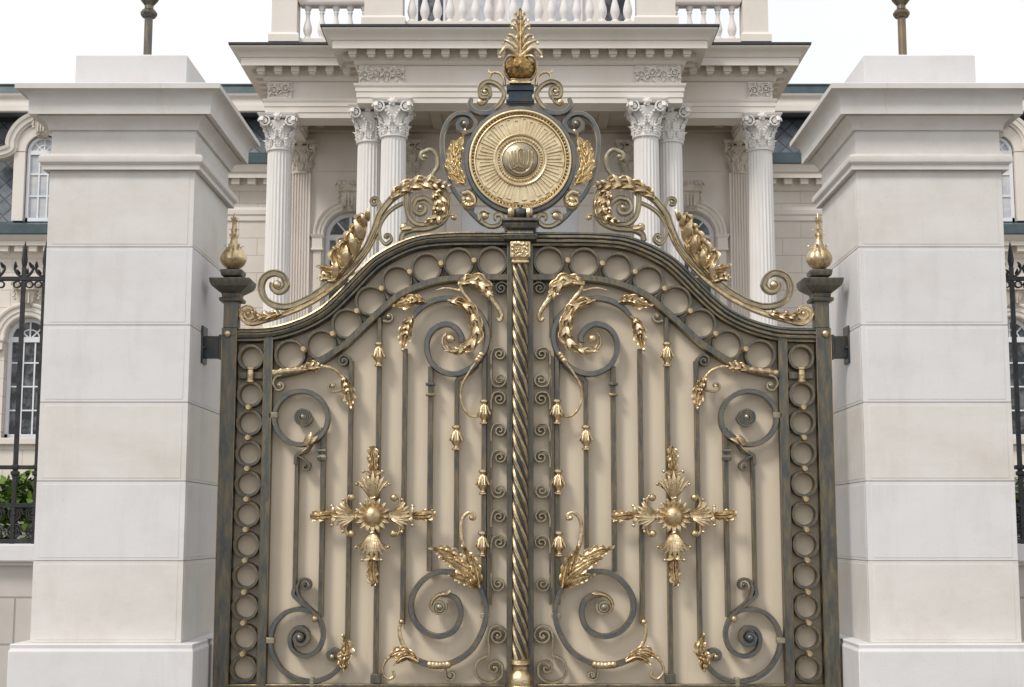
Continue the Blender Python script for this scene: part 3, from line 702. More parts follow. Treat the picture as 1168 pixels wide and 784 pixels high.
    mb = MB(); curl(mb, [(322, 428), (315, 431), (312.5, 438), (316, 445)], (320, 440), .9, -1, 1.3 * S, -.02, .022, 1.3, ball=2.6); mb.build('curl', ['champagne', 'gold'], root)
    mb = MB(); curl(mb, [(390, 429), (392.5, 437), (390, 445), (383, 447)], (379.8, 441), .8, 1, 1.3 * S, -.02, .022, 2, ball=2.8, bmi=1); mb.build('curl', ['champagne', 'gold'], root)
    # clasp on left circle
    mb = MB(); leaflet(mb, G((349, 508)), (1.0 if side < 0 else PI - 1.0), .11, .028, -.05, .3, .02); leaflet(mb, G((352, 506)), (.5 if side < 0 else PI - .5), .10, .026, -.045, .3, .02)
    sweep(mb, cr([(354, 503), (351, 511), (345, 516)], 5), 1.6 * S, -.03, .014, ROUND, ROUND_M, taper=lambda u: 1.2 - .6 * u); mb.build('leaf_clasp', 'gold', root)
    # stalk below upper scroll
    mb = MB(); sweep(mb, cr([(549, 402), (544, 412), (536, 424), (528, 438), (525.5, 452), (529, 466), (537, 475), (546, 475), (549, 470)], 7), 1.5 * S, -.03, .012, ROUND, ROUND_M)
    for k in range(3): x, z = G((549 - k * 2.2, 405 + k * 3.4)); mb.ball((x, -.04, z), 3.6 * S, .8)
    leaflet(mb, G((545, 476)), .9 if side < 0 else PI - .9, .06, .015, -.04); mb.build('gilt_stalk', 'gold', root)
    # big leaf on the great scroll
    mb = MB(); base = (547.5, 670)
    for blade, w_, n_, y_ in [([base, (535, 653), (521, 639), (507, 630), (496, 626)], .088, 9, -.05), ([base, (540, 657), (528, 648), (516, 640), (506, 637)], .07, 8, -.065),
                       ([base, (543, 655), (537, 641), (530, 625)], .075, 7, -.06), ([base, (538, 664), (527, 659), (514, 656)], .062, 7, -.055), ([base, (545, 655), (542, 644), (538, 635)], .05, 5, -.075)]:
        acanthus(mb, blade, w_, n_, y_, .010, .3, lobes=False, lift=.035, amp=.007, td=.36)
    sweep(mb, cr([(540, 650), (532, 632), (527, 615), (526, 600), (529, 590), (535, 585), (541, 587), (541.5, 592), (538, 593)], 7), 1.9 * S, -.045, .013, ROUND, ROUND_M, taper=lambda u: 1.5 - .8 * u)
    x, z = G((538, 591)); mb.ball((x, -.05, z), 2.8 * S); mb.build('great_leaf', 'gold', root)
    # bottom spray
    mb = MB(); sweep(mb, cr([(458.5, 709), (456, 718), (458, 730), (465, 742), (477, 753)], 6), 2.0 * S, -.04, .014, ROUND, ROUND_M, taper=lambda u: .9 + .5 * u)
    x, z = G((458.5, 709)); mb.ball((x, -.045, z), 3.2 * S)
    acanthus(mb, [(476, 753), (466, 746), (456, 744), (445, 748)], .065, 6, -.05, .014, .5, lobes=False, lift=.03); acanthus(mb, [(478, 754), (468, 749), (460, 750), (452, 756)], .05, 5, -.06, .012, .5, lobes=False)
    sweep(mb, cr([(455, 746), (444, 750), (438, 758), (437, 767), (443, 774), (450, 771), (449, 765)], 6), 1.7 * S, -.035, .013, ROUND, ROUND_M)
    for k in range(6): x, z = G((491 + k * 4, 758.8 - abs(k - 2.5) * .4)); mb.ball((x, -.035, z), 4.3 * S, .9)
    mb.build('bottom_spray', 'gold', root)
    mb = MB(); curl(mb, [(510, 758), (508, 766), (509, 773)], (514.5, 770), 1.2, -1, 1.4 * S, -.01, .024, 1.5, ball=2.2); mb.build('curl', ['champagne', 'edge'], root)
    mb = MB(); acanthus(mb, [(393, 766), (393, 753), (397, 740), (394, 726)], .07, 7, -.045, .013, .6, lobes=False, lift=.04); acanthus(mb, [(393, 764), (392, 754), (394, 744)], .045, 4, -.06, .012, .5); mb.build('acanthus_leaf', 'gold', root)
    # ================= cresting above the rail
    Ch = ['champagne', 'edge']
    mb = MB()
    st_ = [(462, 218), (454, 222), (444, 230), (433, 245), (427, 262), (417.5, 283), (406, 298), (394, 310.5), (380, 321), (364, 333), (345, 344.5), (326, 350), (311, 347.5), (301.5, 340), (298, 328), (302, 316.5), (313, 311.5), (323, 315.5), (327, 325)]
    sweep(mb, cr(st_, 7) + spir((327, 325), (316.5, 325), .55, 5.0, 1), 3.7 * S, 0.0, .034, GROOVE, GROOVE_M); mb.ball((G((316.5, 325.5))[0], -.025, G((316.5, 325.5))[1]), 5 * S, .8, mi=2)
    mb.build('crest_scroll', ['champagne', 'edge', 'gold'], root)
    mb = MB()
    sweep(mb, cr([(430, 262), (424, 276), (414, 292), (402, 307), (391, 318.5), (376, 331), (360, 342), (338.6, 353), (317, 361), (300, 366), (288, 369), (279, 366), (274.5, 358)], 7) + spir((274.5, 358), (283.5, 358.5), 1.4, 2.0, 1), 2.9 * S, -.0, .03, GROOVE, GROOVE_M)
    x, z = G((283.5, 358.5)); mb.ball((x, -.02, z), 3.4 * S, .8)
    for px, py, r_ in ((302, 358, 3.6), (308, 359.5, 3.8), (315, 357.5, 4.2), (298, 362, 3.2)): x, z = G((px, py)); mb.ball((x, -.01, z), r_ * S, .8)
    acanthus(mb, [(322, 358.5), (310, 361), (296, 362), (290, 355)], .045, 5, -.03, .01, .6, fat=.35)
    mb.build('lower_crest_band', ['gold', 'gold'], root)
    mb = MB(); sd_ = (1,) if side < 0 else (-1,)
    acanthus(mb, [(381, 322), (391, 309), (402, 295), (411, 279), (417, 263), (420, 252)], .13, 7, -.045, .018, .9, sides=sd_, fat=.3, lift=.05)
    for a_, b_, c_, d_, e_ in [((384, 318), (380, 312), (374, 310), (368, 307), 3.4), ((392, 308), (386, 302), (382, 292), (386, 287), 3.6), ((399, 299), (393, 293), (392, 283), (396, 279), 3.8),
                           ((405, 290), (400, 281), (400, 271), (404, 268), 3.8), ((411, 279), (406, 270), (406, 262), (410, 258), 3.4), ((415, 268), (411, 259), (411, 251), (416, 248), 3.0)]:
        acanthus(mb, [a_, b_, c_, d_], e_ * S * 2.3, 4, -.06, e_ * S * .3, .5, lobes=False, lift=.05, tip=False)
        x, z = G(d_); leaflet(mb, (x, z), random.uniform(1.5, 3.2) if side < 0 else random.uniform(-.1, 1.6), .045, .016, -.075, .8, .02)
    acanthus(mb, [(384, 322), (376, 318), (367, 318)], .06, 3, -.04, .013, .6, fat=.3)
    mb.build('crest_foliage', 'gold', root)
    mb = MB(); curl(mb, [(396, 298), (400, 287), (398, 278), (393, 273)], (389, 277.5), .8, -1, 1.3 * S, -.03, .02, 2.0, ball=3.0, bmi=1); mb.build('curl', ['champagne', 'gold'], root)
    mb = MB(); curl(mb, [(430, 262), (434, 250), (435, 238), (432, 228)], (427, 231), .8, -1, 1.7 * S, 0, .028, 2.2, GROOVE, GROOVE_M, ball=2.6); mb.build('curl', Ch, root)
    mb = MB(); curl(mb, [(462, 231), (450, 237), (440, 246), (433, 259), (434, 272), (440, 278.5), (446, 275)], (441.6, 271.5), .6, -1, 1.9 * S, 0, .028, 2.0, GROOVE, GROOVE_M, ball=2.2); mb.build('curl', Ch, root)
    mb = MB(); sweep(mb, cr([(457.5, 275), (460, 267), (470, 262.5), (489, 260.5), (503, 254), (510.5, 243), (511.5, 230), (508, 219), (500, 212), (488, 209.5), (474, 212), (463, 222)], 7), 3.1 * S, 0.0, .035, GROOVE, GROOVE_M)
    sweep(mb, cr([(463, 222), (463.5, 236), (467, 248), (476, 256), (488, 255), (495, 246), (494, 234), (486, 226.5), (476, 227.5)], 7) + spir((476, 227.5), (480.5, 237.5), 1.0, 2.0, -1), 3.0 * S, -.01, .036, GROOVE, GROOVE_M)
    x, z = G((480.5, 238)); mb.ball((x, -.03, z), 4.0 * S, .8); mb.build('rosette_scroll', Ch, root)
    mb = MB(); x, z = G((461, 260)); mb.ball((x, -.02, z), 5 * S, .7); leaflet(mb, G((470, 261)), PI if side < 0 else 0, .09, .02, -.03); mb.build('leaf_foot', 'gold', root)
    mb = MB(); acanthus(mb, [(447, 228), (457, 219), (472, 213), (488, 211), (500, 213), (509, 214)], .08, 8, -.045, .014, .7, fat=.34, lift=.03)
    acanthus(mb, [(497, 216), (503, 227), (504, 239), (498, 250), (488, 254)], .07, 7, -.035, .014, .7, fat=.36, lift=.03)
    acanthus(mb, [(494, 222), (499, 232), (497, 243)], .06, 4, -.055, .014, .8, fat=.36, lift=.03); mb.build('wreath_foliage', 'gold', root)
    mb = MB(); curl(mb, [(491, 211), (494, 200), (499, 191), (498.5, 180), (492, 172), (484, 174)], (484.5, 180), .5, -1, 2.6 * S, -.02, .018, 3, ROUND, ROUND_M, ball=3.4)
    leaflet(mb, G((489, 212)), 1.2 if side < 0 else PI - 1.2, .09, .02, -.03); mb.build('crest_tendril', 'champagne', root)
    mb = MB(); curl(mb, [(509, 250), (514, 245.5), (519, 246)], (517.3, 249), .4, 1, 1.2 * S, -.01, .018, 2, ROUND, ROUND_M, ball=3.0); mb.build('curl', 'gold', root)
    return root
leaf(-1); leaf(1)
SX[0] = 1.0

# ================================================================== CENTRE POST WITH MEDALLION
root = empty('centre_post', (0, 0, 0.08), 'rope-twisted iron and gilt post between the leaves, crowned by the round sunburst medallion', 'gate post')
xc = G((593.5, 500))[0]
r0 = 8.6 * S; zt, zb = zz(304), zz(752)
def rope():
    mb = MB(); n = 5; K = 10; seg = n * K; rows = 260; pitch = 98 * S
    prof = []
    for k in range(K):
        t = k / K
        # broad dark strand with a raised gilt roll beside it
        prof.append([.80, .90, .93, .86, .80, .93, 1.02, .96, 1.03, .93][k])
    rs = []
    for i in range(rows):
        z = zb + (zt - zb) * i / (rows - 1); ph = -2 * PI * z / pitch
        rs.append([(xc + r0 * prof[j % K] * math.cos(2 * PI * j / seg + ph), -.07 + r0 * prof[j % K] * math.sin(2 * PI * j / seg + ph), z) for j in range(seg)])
    mb.rings(rs, mats=[1 if (j % K) >= 4 else 0 for j in range(seg)])
    return mb
rope().build('twisted_shaft', ['iron_dark', 'rope_gold'], root, smooth=60)
MB().box(xc - 9.5 * S, xc + 9.5 * S, .0, .05, .10, zz(262)).build('back_bar', 'iron_dark', root, bevel=.004)
mb = MB().mould([(.058, zz(304)), (.07, zz(303)), (.07, zz(300.5)), (.06, zz(299.5)), (.066, zz(299)), (.08, zz(297)), (.08, zz(280)), (.066, zz(278.5)), (.05, zz(278))], xc, xc, -.07, -.07)
for k in range(46):
    a, b = random.uniform(-.062, .062), random.uniform(0, 1); mb.ball((xc + a, -.15, zz(296.5 - b * 15.5)), random.uniform(.009, .017), .9, 8)
mb.build('gilt_block', 'gold', root, bevel=.003)
mb = MB().lathe([(.05, 0), (.075, -.01), (.08, -.04), (.06, -.06), (.058, -.09), (.085, -.12), (.095, -.16), (.09, -.20), (.1, -.22), (.1, -.28)], xc, -.07, zb + .01, 24, mod=lambda a, t: 1 + .05 * abs(math.sin(a * 5)))
mb.build('shaft_base', 'gold', root)
MB().box(xc - .1, xc + .1, -.16, .03, .09, zb - .27).build('base_block', 'iron_dark', root, bevel=.006)
# stepped pedestal
mb = MB().mould([(.07, zz(278)), (.13, zz(277)), (.14, zz(272)), (.11, zz(270)), (.10, zz(266)), (.125, zz(264)), (.135, zz(259)), (.125, zz(257)), (.15, zz(256.5)), (.15, zz(253.5)), (.09, zz(253))], xc, xc, -.02, -.02)
mb.build('pedestal', 'iron', root, bevel=.003)
# medallion
mc = Vector((G((593.4, 184.8))[0], -.03, G((593.4, 184.8))[1])); px_ = S * 1.005
def disc(prof, name, m_, parent, seg=72):   # profile (radius px, depth m)
    b = MB().lathe([(r * px_, h) for r, h in prof], mc.x, mc.y, mc.z, seg, axis='y'); return b.build(name, m_, parent, origin=mc, smooth=35)
med = disc([(1, .05), (64.5, .05), (65, .04), (65, -.02), (64, -.035), (60.5, -.038), (59, -.02), (58, -.0)], 'medallion', 'bluesteel', root)
disc([(59.8, .0), (59.8, -.048), (59, -.056), (57.5, -.058), (56.4, -.05), (56, -.03), (55.2, -.02), (54.2, -.03), (53.4, -.04), (52.2, -.042), (51.4, -.034), (51, -.012)], 'gilt_rim', 'gold_pale', med)
disc([(51.2, .02), (51.2, -.008), (1, -.008)], 'dark_ground', 'gold_dark', med)
mb = MB()
for k in range(84):
    a = 2 * PI * k / 84; mb.ball((mc.x + 55.2 * px_ * math.cos(a), mc.y - .034, mc.z + 55.2 * px_ * math.sin(a)), 1.35 * px_, .9, 6)
mb.build('beading', 'gold', med, origin=mc)
mb = MB()
for k in range(48):
    a = 2 * PI * k / 48; mb.ball((mc.x + 25 * px_ * math.cos(a), mc.y - .042, mc.z + 25 * px_ * math.sin(a)), 1.5 * px_, .9, 6)
mb.build('beading', 'gold', med, origin=mc)
mb = MB(); NR = 32
for k in range(NR):
    a = 2 * PI * (k + .5) / NR; d = Vector((math.cos(a), math.sin(a))); n_ = Vector((-d.y, d.x)); c2 = Vector((mc.x, mc.z))
    rin, rout = 31.5, 49.5 if k % 2 else 47
    for s_ in (-1, 1):   # the two raised sides of each ray
        P = [(rin, s_ * 1.4), (rout, s_ * 2.5)]
        hw_ = (.5, .75)
        base = []
        rs = []
        for (r_, o), h_ in zip(P, hw_):
            q = c2 + d * r_ * px_ + n_ * o * px_
            rs.append([(q.x + n_.x * e * h_ * px_, mc.y + yy, q.y + n_.y * e * h_ * px_) for e, yy in ((-1, -.008), (-.7, -.034), (.7, -.034), (1, -.008))])
        mb.rings(rs)
    rs = []
    for r_, h_ in ((rin, 1.2), (rout, 2.3)):
        q = c2 + d * r_ * px_; rs.append([(q.x + n_.x * e * h_ * px_, mc.y + yy, q.y + n_.y * e * h_ * px_) for e, yy in ((-1, -.006), (-1, -.020), (1, -.020), (1, -.006))])
    mb.rings(rs)
    q = c2 + d * (rout + .2) * px_
    rs = [[(q.x + n_.x * e * 2.9 * px_ + d.x * o * px_, mc.y + yy, q.y + n_.y * e * 2.9 * px_ + d.y * o * px_) for o, yy in ((-.7, -.008), (-.4, -.036), (.4, -.036), (.7, -.008))] for e in (-1, 1)]
    mb.rings(rs)
mb.build('sunburst', 'gold_pale', med, origin=mc, smooth=20)
disc([(31.5, -.0), (31.2, -.042), (30, -.048), (28.6, -.042), (28, -.024), (22.6, -.024), (22, -.04), (21, -.044), (20.4, -.03), (1, -.03)], 'inner_ring', 'gold_pale', med)
disc([(20.6, -.028), (20, -.045), (17, -.062), (12, -.075), (6, -.082), (.5, -.084)], 'dome', 'champagne', med)
mb = MB(); c2 = Vector((mc.x, mc.z))
def onm(pts, hw_, dy=0, prof=ROUND):
    P = [c2 + Vector(p) * px_ for p in cr(pts, 5)]
    rs = []
    for i, p in enumerate(P):
        t = (P[min(i + 1, len(P) - 1)] - P[max(0, i - 1)]).normalized(); nn = Vector((-t.y, t.x)); rr_ = (p - c2).length / px_
        y = mc.y - .084 + (rr_ / 20) ** 2 * .036 - dy
        rs.append([(p.x + nn.x * a * hw_ * px_, y + b * .012, p.y + nn.y * a * hw_ * px_) for a, b in ROUND])
    mb.rings(rs)
onm([(-13.5, 8), (-13.5, -2), (-11, -11), (-4, -16), (3, -16.5), (10, -12), (13.5, -3), (13.5, 9)], 1.5)
onm([(-9.5, 10), (-9.5, -1), (-7, -8)], 1.1); onm([(9.5, 10), (9.5, -1), (7.5, -8)], 1.1); onm([(-6.2, 10), (-6.4, 0), (-5, -6)], .8)
onm([(1, 12), (-2.6, 8), (-3, -2), (-1.5, -9), (1.5, -10), (3.8, -3), (4.2, 7), (1, 12)], .9, .002)
onm([(0.6, 9), (-.6, 2), (.8, -6)], .8, .003); onm([(-8, -11.5), (-2, -8.5), (4, -11)], 1.0, .003)
mb.build('emblem', 'gold', med, origin=mc)
# clasp under the medallion
cz = G((593, 245))[1]
for s_, a_, b_, m_ in ((1, -15, -6, 'gold'), (1, -6.2, 6.2, 'iron_dark'), (1, 6, 15, 'gold')):
    mb = MB(); prof = [(.03, a_), (.048 if m_ == 'gold' else .05, a_ + 1), (.056 if m_ == 'gold' else .058, (a_ + b_) / 2), (.048 if m_ == 'gold' else .05, b_ - 1), (.03, b_)]
    rs = [[(xc + h * S, -.05 + r_ * math.cos(2 * PI * j / 18) * .9, cz + r_ * math.sin(2 * PI * j / 18)) for j in range(18)] for r_, h in prof]
    mb.rings(rs); mb.build('clasp', m_, root)
# neck block, bulb and flame leaf
mb = MB().box(xc - 16 * S, xc + 16 * S, -.07, .05, zz(106), zz(99)); mb.box(xc - 14 * S, xc + 14 * S, -.055, .04, zz(120), zz(105.8)); mb.box(xc - 16.5 * S, xc + 16.5 * S, -.06, .045, zz(118.5), zz(115))
mb.build('neck_block', 'iron_dark', root, bevel=.004)
MB().mould([(.09, zz(99)), (.088, zz(97)), (.075, zz(95.5)), (.08, zz(93.5))], xc, xc, -.01, -.01).build('neck_plate', 'gold', root, bevel=.003)
z9 = zz(94)
fb = MB().lathe([(.05, 0), (.07, .004), (.11, .035), (.128, .08), (.13, .12), (.118, .155), (.09, .185), (.05, .20), (.01, .205)], xc, -.01, z9, 48, mod=lambda a, t: 1 + .03 * math.sin(a * 12) + .02 * math.sin(a * 7 + t * 14))
for k in range(60):
    a = random.uniform(PI, 2 * PI); h = random.uniform(.03, .17); r_ = .125 - abs(h - .1) * .5
    fb.ball((xc + math.cos(a) * r_, -.01 + math.sin(a) * r_, z9 + h), random.uniform(.012, .026), 1, 7)
bulb = fb.build('bulb', 'gold_dark', root)
mb = MB()
for sg in (-1, 1):
    # volute straps round the bulb
    P = [Vector((xc + sg * a * S, zz(b))) for a, b in ((1, 72), (7, 68), (14, 69), (18.5, 76), (18, 85), (13, 92), (8, 94))]
    sweep(mb, cr(P, 6), 1.6 * S, -.10, .02, ROUND, ROUND_M, mapped=True, yfun=lambda u: .09 * abs(u - .35) * 1.3)
def ctr(p, sg): return Vector((xc + sg * (p[0] - 593.5) * S, zz(p[1])))
# central flame
sheet(mb, [Vector((xc, zz(y))) for y in (73, 58, 44, 30, 19, 12)], 8.5 * S, 5, -.06, .03, wf=lambda u: (.75 - .3 * u) * (1 + .0 * u), sweepf=.8, amp=.006, td=.5)
sweep(mb, [Vector((xc, zz(y))) for y in (74, 55, 35, 20, 12)], 2.6 * S, -.055, .02, ROUND, ROUND_M, mapped=True, taper=lambda u: 1.1 - .85 * u)
for sg in (-1, 1):
    for p0, pts, wd in [((0), [(594, 68), (599, 64), (606, 59), (612, 59), (617, 65), (618, 69)], 2.3),
                        ((0), [(595, 64), (600, 56), (606, 52), (611, 50), (614, 53)], 2.2),
                        ((0), [(596, 56), (599, 49), (603, 44.5), (607, 44), (608, 47.5)], 2.1),
                        ((0), [(595, 44), (598, 37), (601, 33), (604, 33), (603, 37)], 1.7),
                        ((0), [(595, 34), (597.5, 28), (600, 25.5), (602, 27)], 1.5),
                        ((0), [(594.5, 27), (596.5, 22), (599, 19.5)], 1.3)]:
        P = [ctr(p, sg) for p in cr(pts, 5)]
        sweep(mb, P, wd * 1.1 * S, -.05, wd * S, ROUND, ROUND_M, mapped=True, taper=lambda u: 1.25 - .75 * u, yfun=lambda u: -.03 * math.sin(u * 3))
        d = P[-1] - P[-3]; leaflet(mb, P[-4], math.atan2(d.y, d.x), 5 * S, 1.9 * S, -.07, 0, .01)
mb.build('flame_leaf', 'gold', root)
SX[0] = 1.0
for sg in (-1, 1):
    # mirrored about the post
    def Q(pts, n=6): return [Vector((xc + sg * -1 * (p[0] - 593.5) * S * 1.0 * -1 if False else xc - sg * (593.5 - p[0]) * S * -1 * -1, zz(p[1]))) for p in cr(pts, n)]
    def QQ(plist): return [Vector((xc + sg * (593.5 - p[0]) * S, zz(p[1]))) for p in plist]
    def sw(mb, pts, hw_, yc, hd, prof=RECT, pm=RECT_M, sp=None, **k):
        L_ = cr(pts, 6)
        if sp: L_ = L_ + spir(pts[-1], *sp)
        sweep(mb, QQ(L_), hw_ * S, yc, hd, prof, pm, mapped=True, **k)
    def bl(mb, p, r_, mi=0):
        q = QQ([p])[0]; mb.ball((q.x, -.03, q.y), r_ * S, .85, mi=mi)
    mb = MB(); sw(mb, [(559, 258.5), (547.4, 252.7), (532, 237.4), (516.8, 218), (507, 196), (502.4, 172), (503, 153), (510, 138), (521, 130.5), (534, 132), (541, 141), (538, 149), (530, 152.5)], 2.9, 0, .03, sp=((528.3, 142), .9, 2, 1)); bl(mb, (528.3, 142), 3, 2)
    mb.build('side_scroll', ['bluesteel', 'edge', 'champagne'], root)
    mb = MB(); sw(mb, [(548, 253), (557, 258.5), (567, 258), (572.5, 252), (571, 246), (566, 245.5)], 2.6, -.02, .03, GROOVE, GROOVE_M, sp=((566.5, 249), .4, 1.5, -1)); bl(mb, (552.5, 247.5), 4.6, 2)
    sw(mb, [(546, 252), (545, 244), (551, 240.5), (558, 244)], 1.6, -.015, .026); mb.build('foot_scroll', ['champagne', 'edge', 'gold'], root)
    mb = MB(); sw(mb, [(566, 127), (553, 130.5), (541, 128.5), (534, 121), (536, 113)], 3.3, -.01, .032, taper=lambda u: 1.1 - .4 * u); mb.build('shoulder_hook', ['bluesteel', 'edge'], root)
    mb = MB(); sw(mb, [(562, 126), (570, 119), (574.5, 108), (568, 98.5), (557, 94.5), (548, 98), (545.5, 106), (549, 112), (556, 111.5)], 2.6, -.02, .03, GROOVE, GROOVE_M, sp=((552, 105), .7, 2, -1)); bl(mb, (546.5, 118), 4.2, 2); bl(mb, (552, 106), 3, 2)
    sw(mb, [(556, 110), (554, 117), (548, 121), (544, 118)], 1.6, -.03, .02, ROUND, ROUND_M); mb.build('neck_scroll', ['champagne', 'edge', 'gold'], root)
    mb = MB(); sw(mb, [(575, 99), (573.5, 90), (568, 85), (561, 84.5), (558, 89), (559.5, 93.5)], 1.8, -.03, .02, ROUND, ROUND_M, taper=lambda u: 1.2 - .6 * u)
    sw(mb, [(562, 85), (557, 84), (556, 80)], 1.4, -.03, .014, ROUND, ROUND_M, taper=lambda u: 1.2 - .9 * u); mb.build('neck_tendril', 'gold', root)
    mb = MB(); SP = [Vector(p) for p in QQ(cr([(530, 213), (523, 205), (518, 194), (517.5, 181), (521, 169), (527, 157)], 6))]
    m = len(SP) - 1
    rs = []
    for i in range(m + 1):
        t = i / m; d = (SP[min(m, i + 1)] - SP[max(0, i - 1)]).normalized(); nn = Vector((-d.y, d.x)); ww = 5.0 * S * (math.sin(PI * (.08 + .9 * t)) ** .7) * (1 - .35 * t)
        rs.append([(SP[i].x + nn.x * ww * math.cos(q), -.02 + ww * .9 * math.sin(q), SP[i].y + nn.y * ww * math.cos(q)) for q in [2 * PI * z / 12 for z in range(12)]])
    mb.rings(rs)
    acanthus(mb, SP, .085, 6, -.045, .012, mapped=True, lobes=False, lift=.04)
    for t, wv, ln in ((.05, .045, .12), (.25, .045, .125), (.45, .042, .115), (.62, .036, .10)):
        p = SP[int(t * m)]; d = (SP[min(m, int(t * m) + 3)] - p).normalized(); nn = Vector((-d.y, d.x))
        o_ = 1 if (p + nn * .1 - Vector((mc.x, mc.z))).length > (p - Vector((mc.x, mc.z))).length else -1
        acanthus(mb, [p, p + d * ln * .4 + nn * o_ * .022, p + d * ln * .9 + nn * o_ * .03, p + d * ln * 1.15 + nn * o_ * .055], wv, 4, -.07, .008, mapped=True, lobes=False, lift=.03, tip=False)
        acanthus(mb, [p, p + d * ln * .5 - nn * o_ * .018, p + d * ln * 1.1 - nn * o_ * .02], wv * .9, 4, -.075, .008, mapped=True, lobes=False, lift=.03, tip=False)
    mb.build('side_leaf', 'gold_pale', root)
    mb = MB(); sw(mb, [(526, 222), (533, 220), (540, 226), (540, 235), (533, 238), (527, 233), (530, 227), (535, 229)], 2.4, -.03, .022, ROUND, ROUND_M, taper=lambda u: 1.3 - .5 * u)
    q = QQ([(533.5, 230)])[0]; mb.ball((q.x, -.05, q.y), .03, .9)
    for k in range(5):
        a = k * .6 + 2.4; leaflet(mb, (q.x + .03 * math.cos(a), q.y + .03 * math.sin(a)), a + 1.2, .05, .016, -.06, .9, .02)
    mb.build('leaf_knot', 'gold', root)
    mb = MB(); sw(mb, [(541, 214), (533, 219), (526, 228), (530, 238), (540, 240)], 1.8, -.01, .026); mb.build('knot_scroll', ['bluesteel', 'edge'], root)

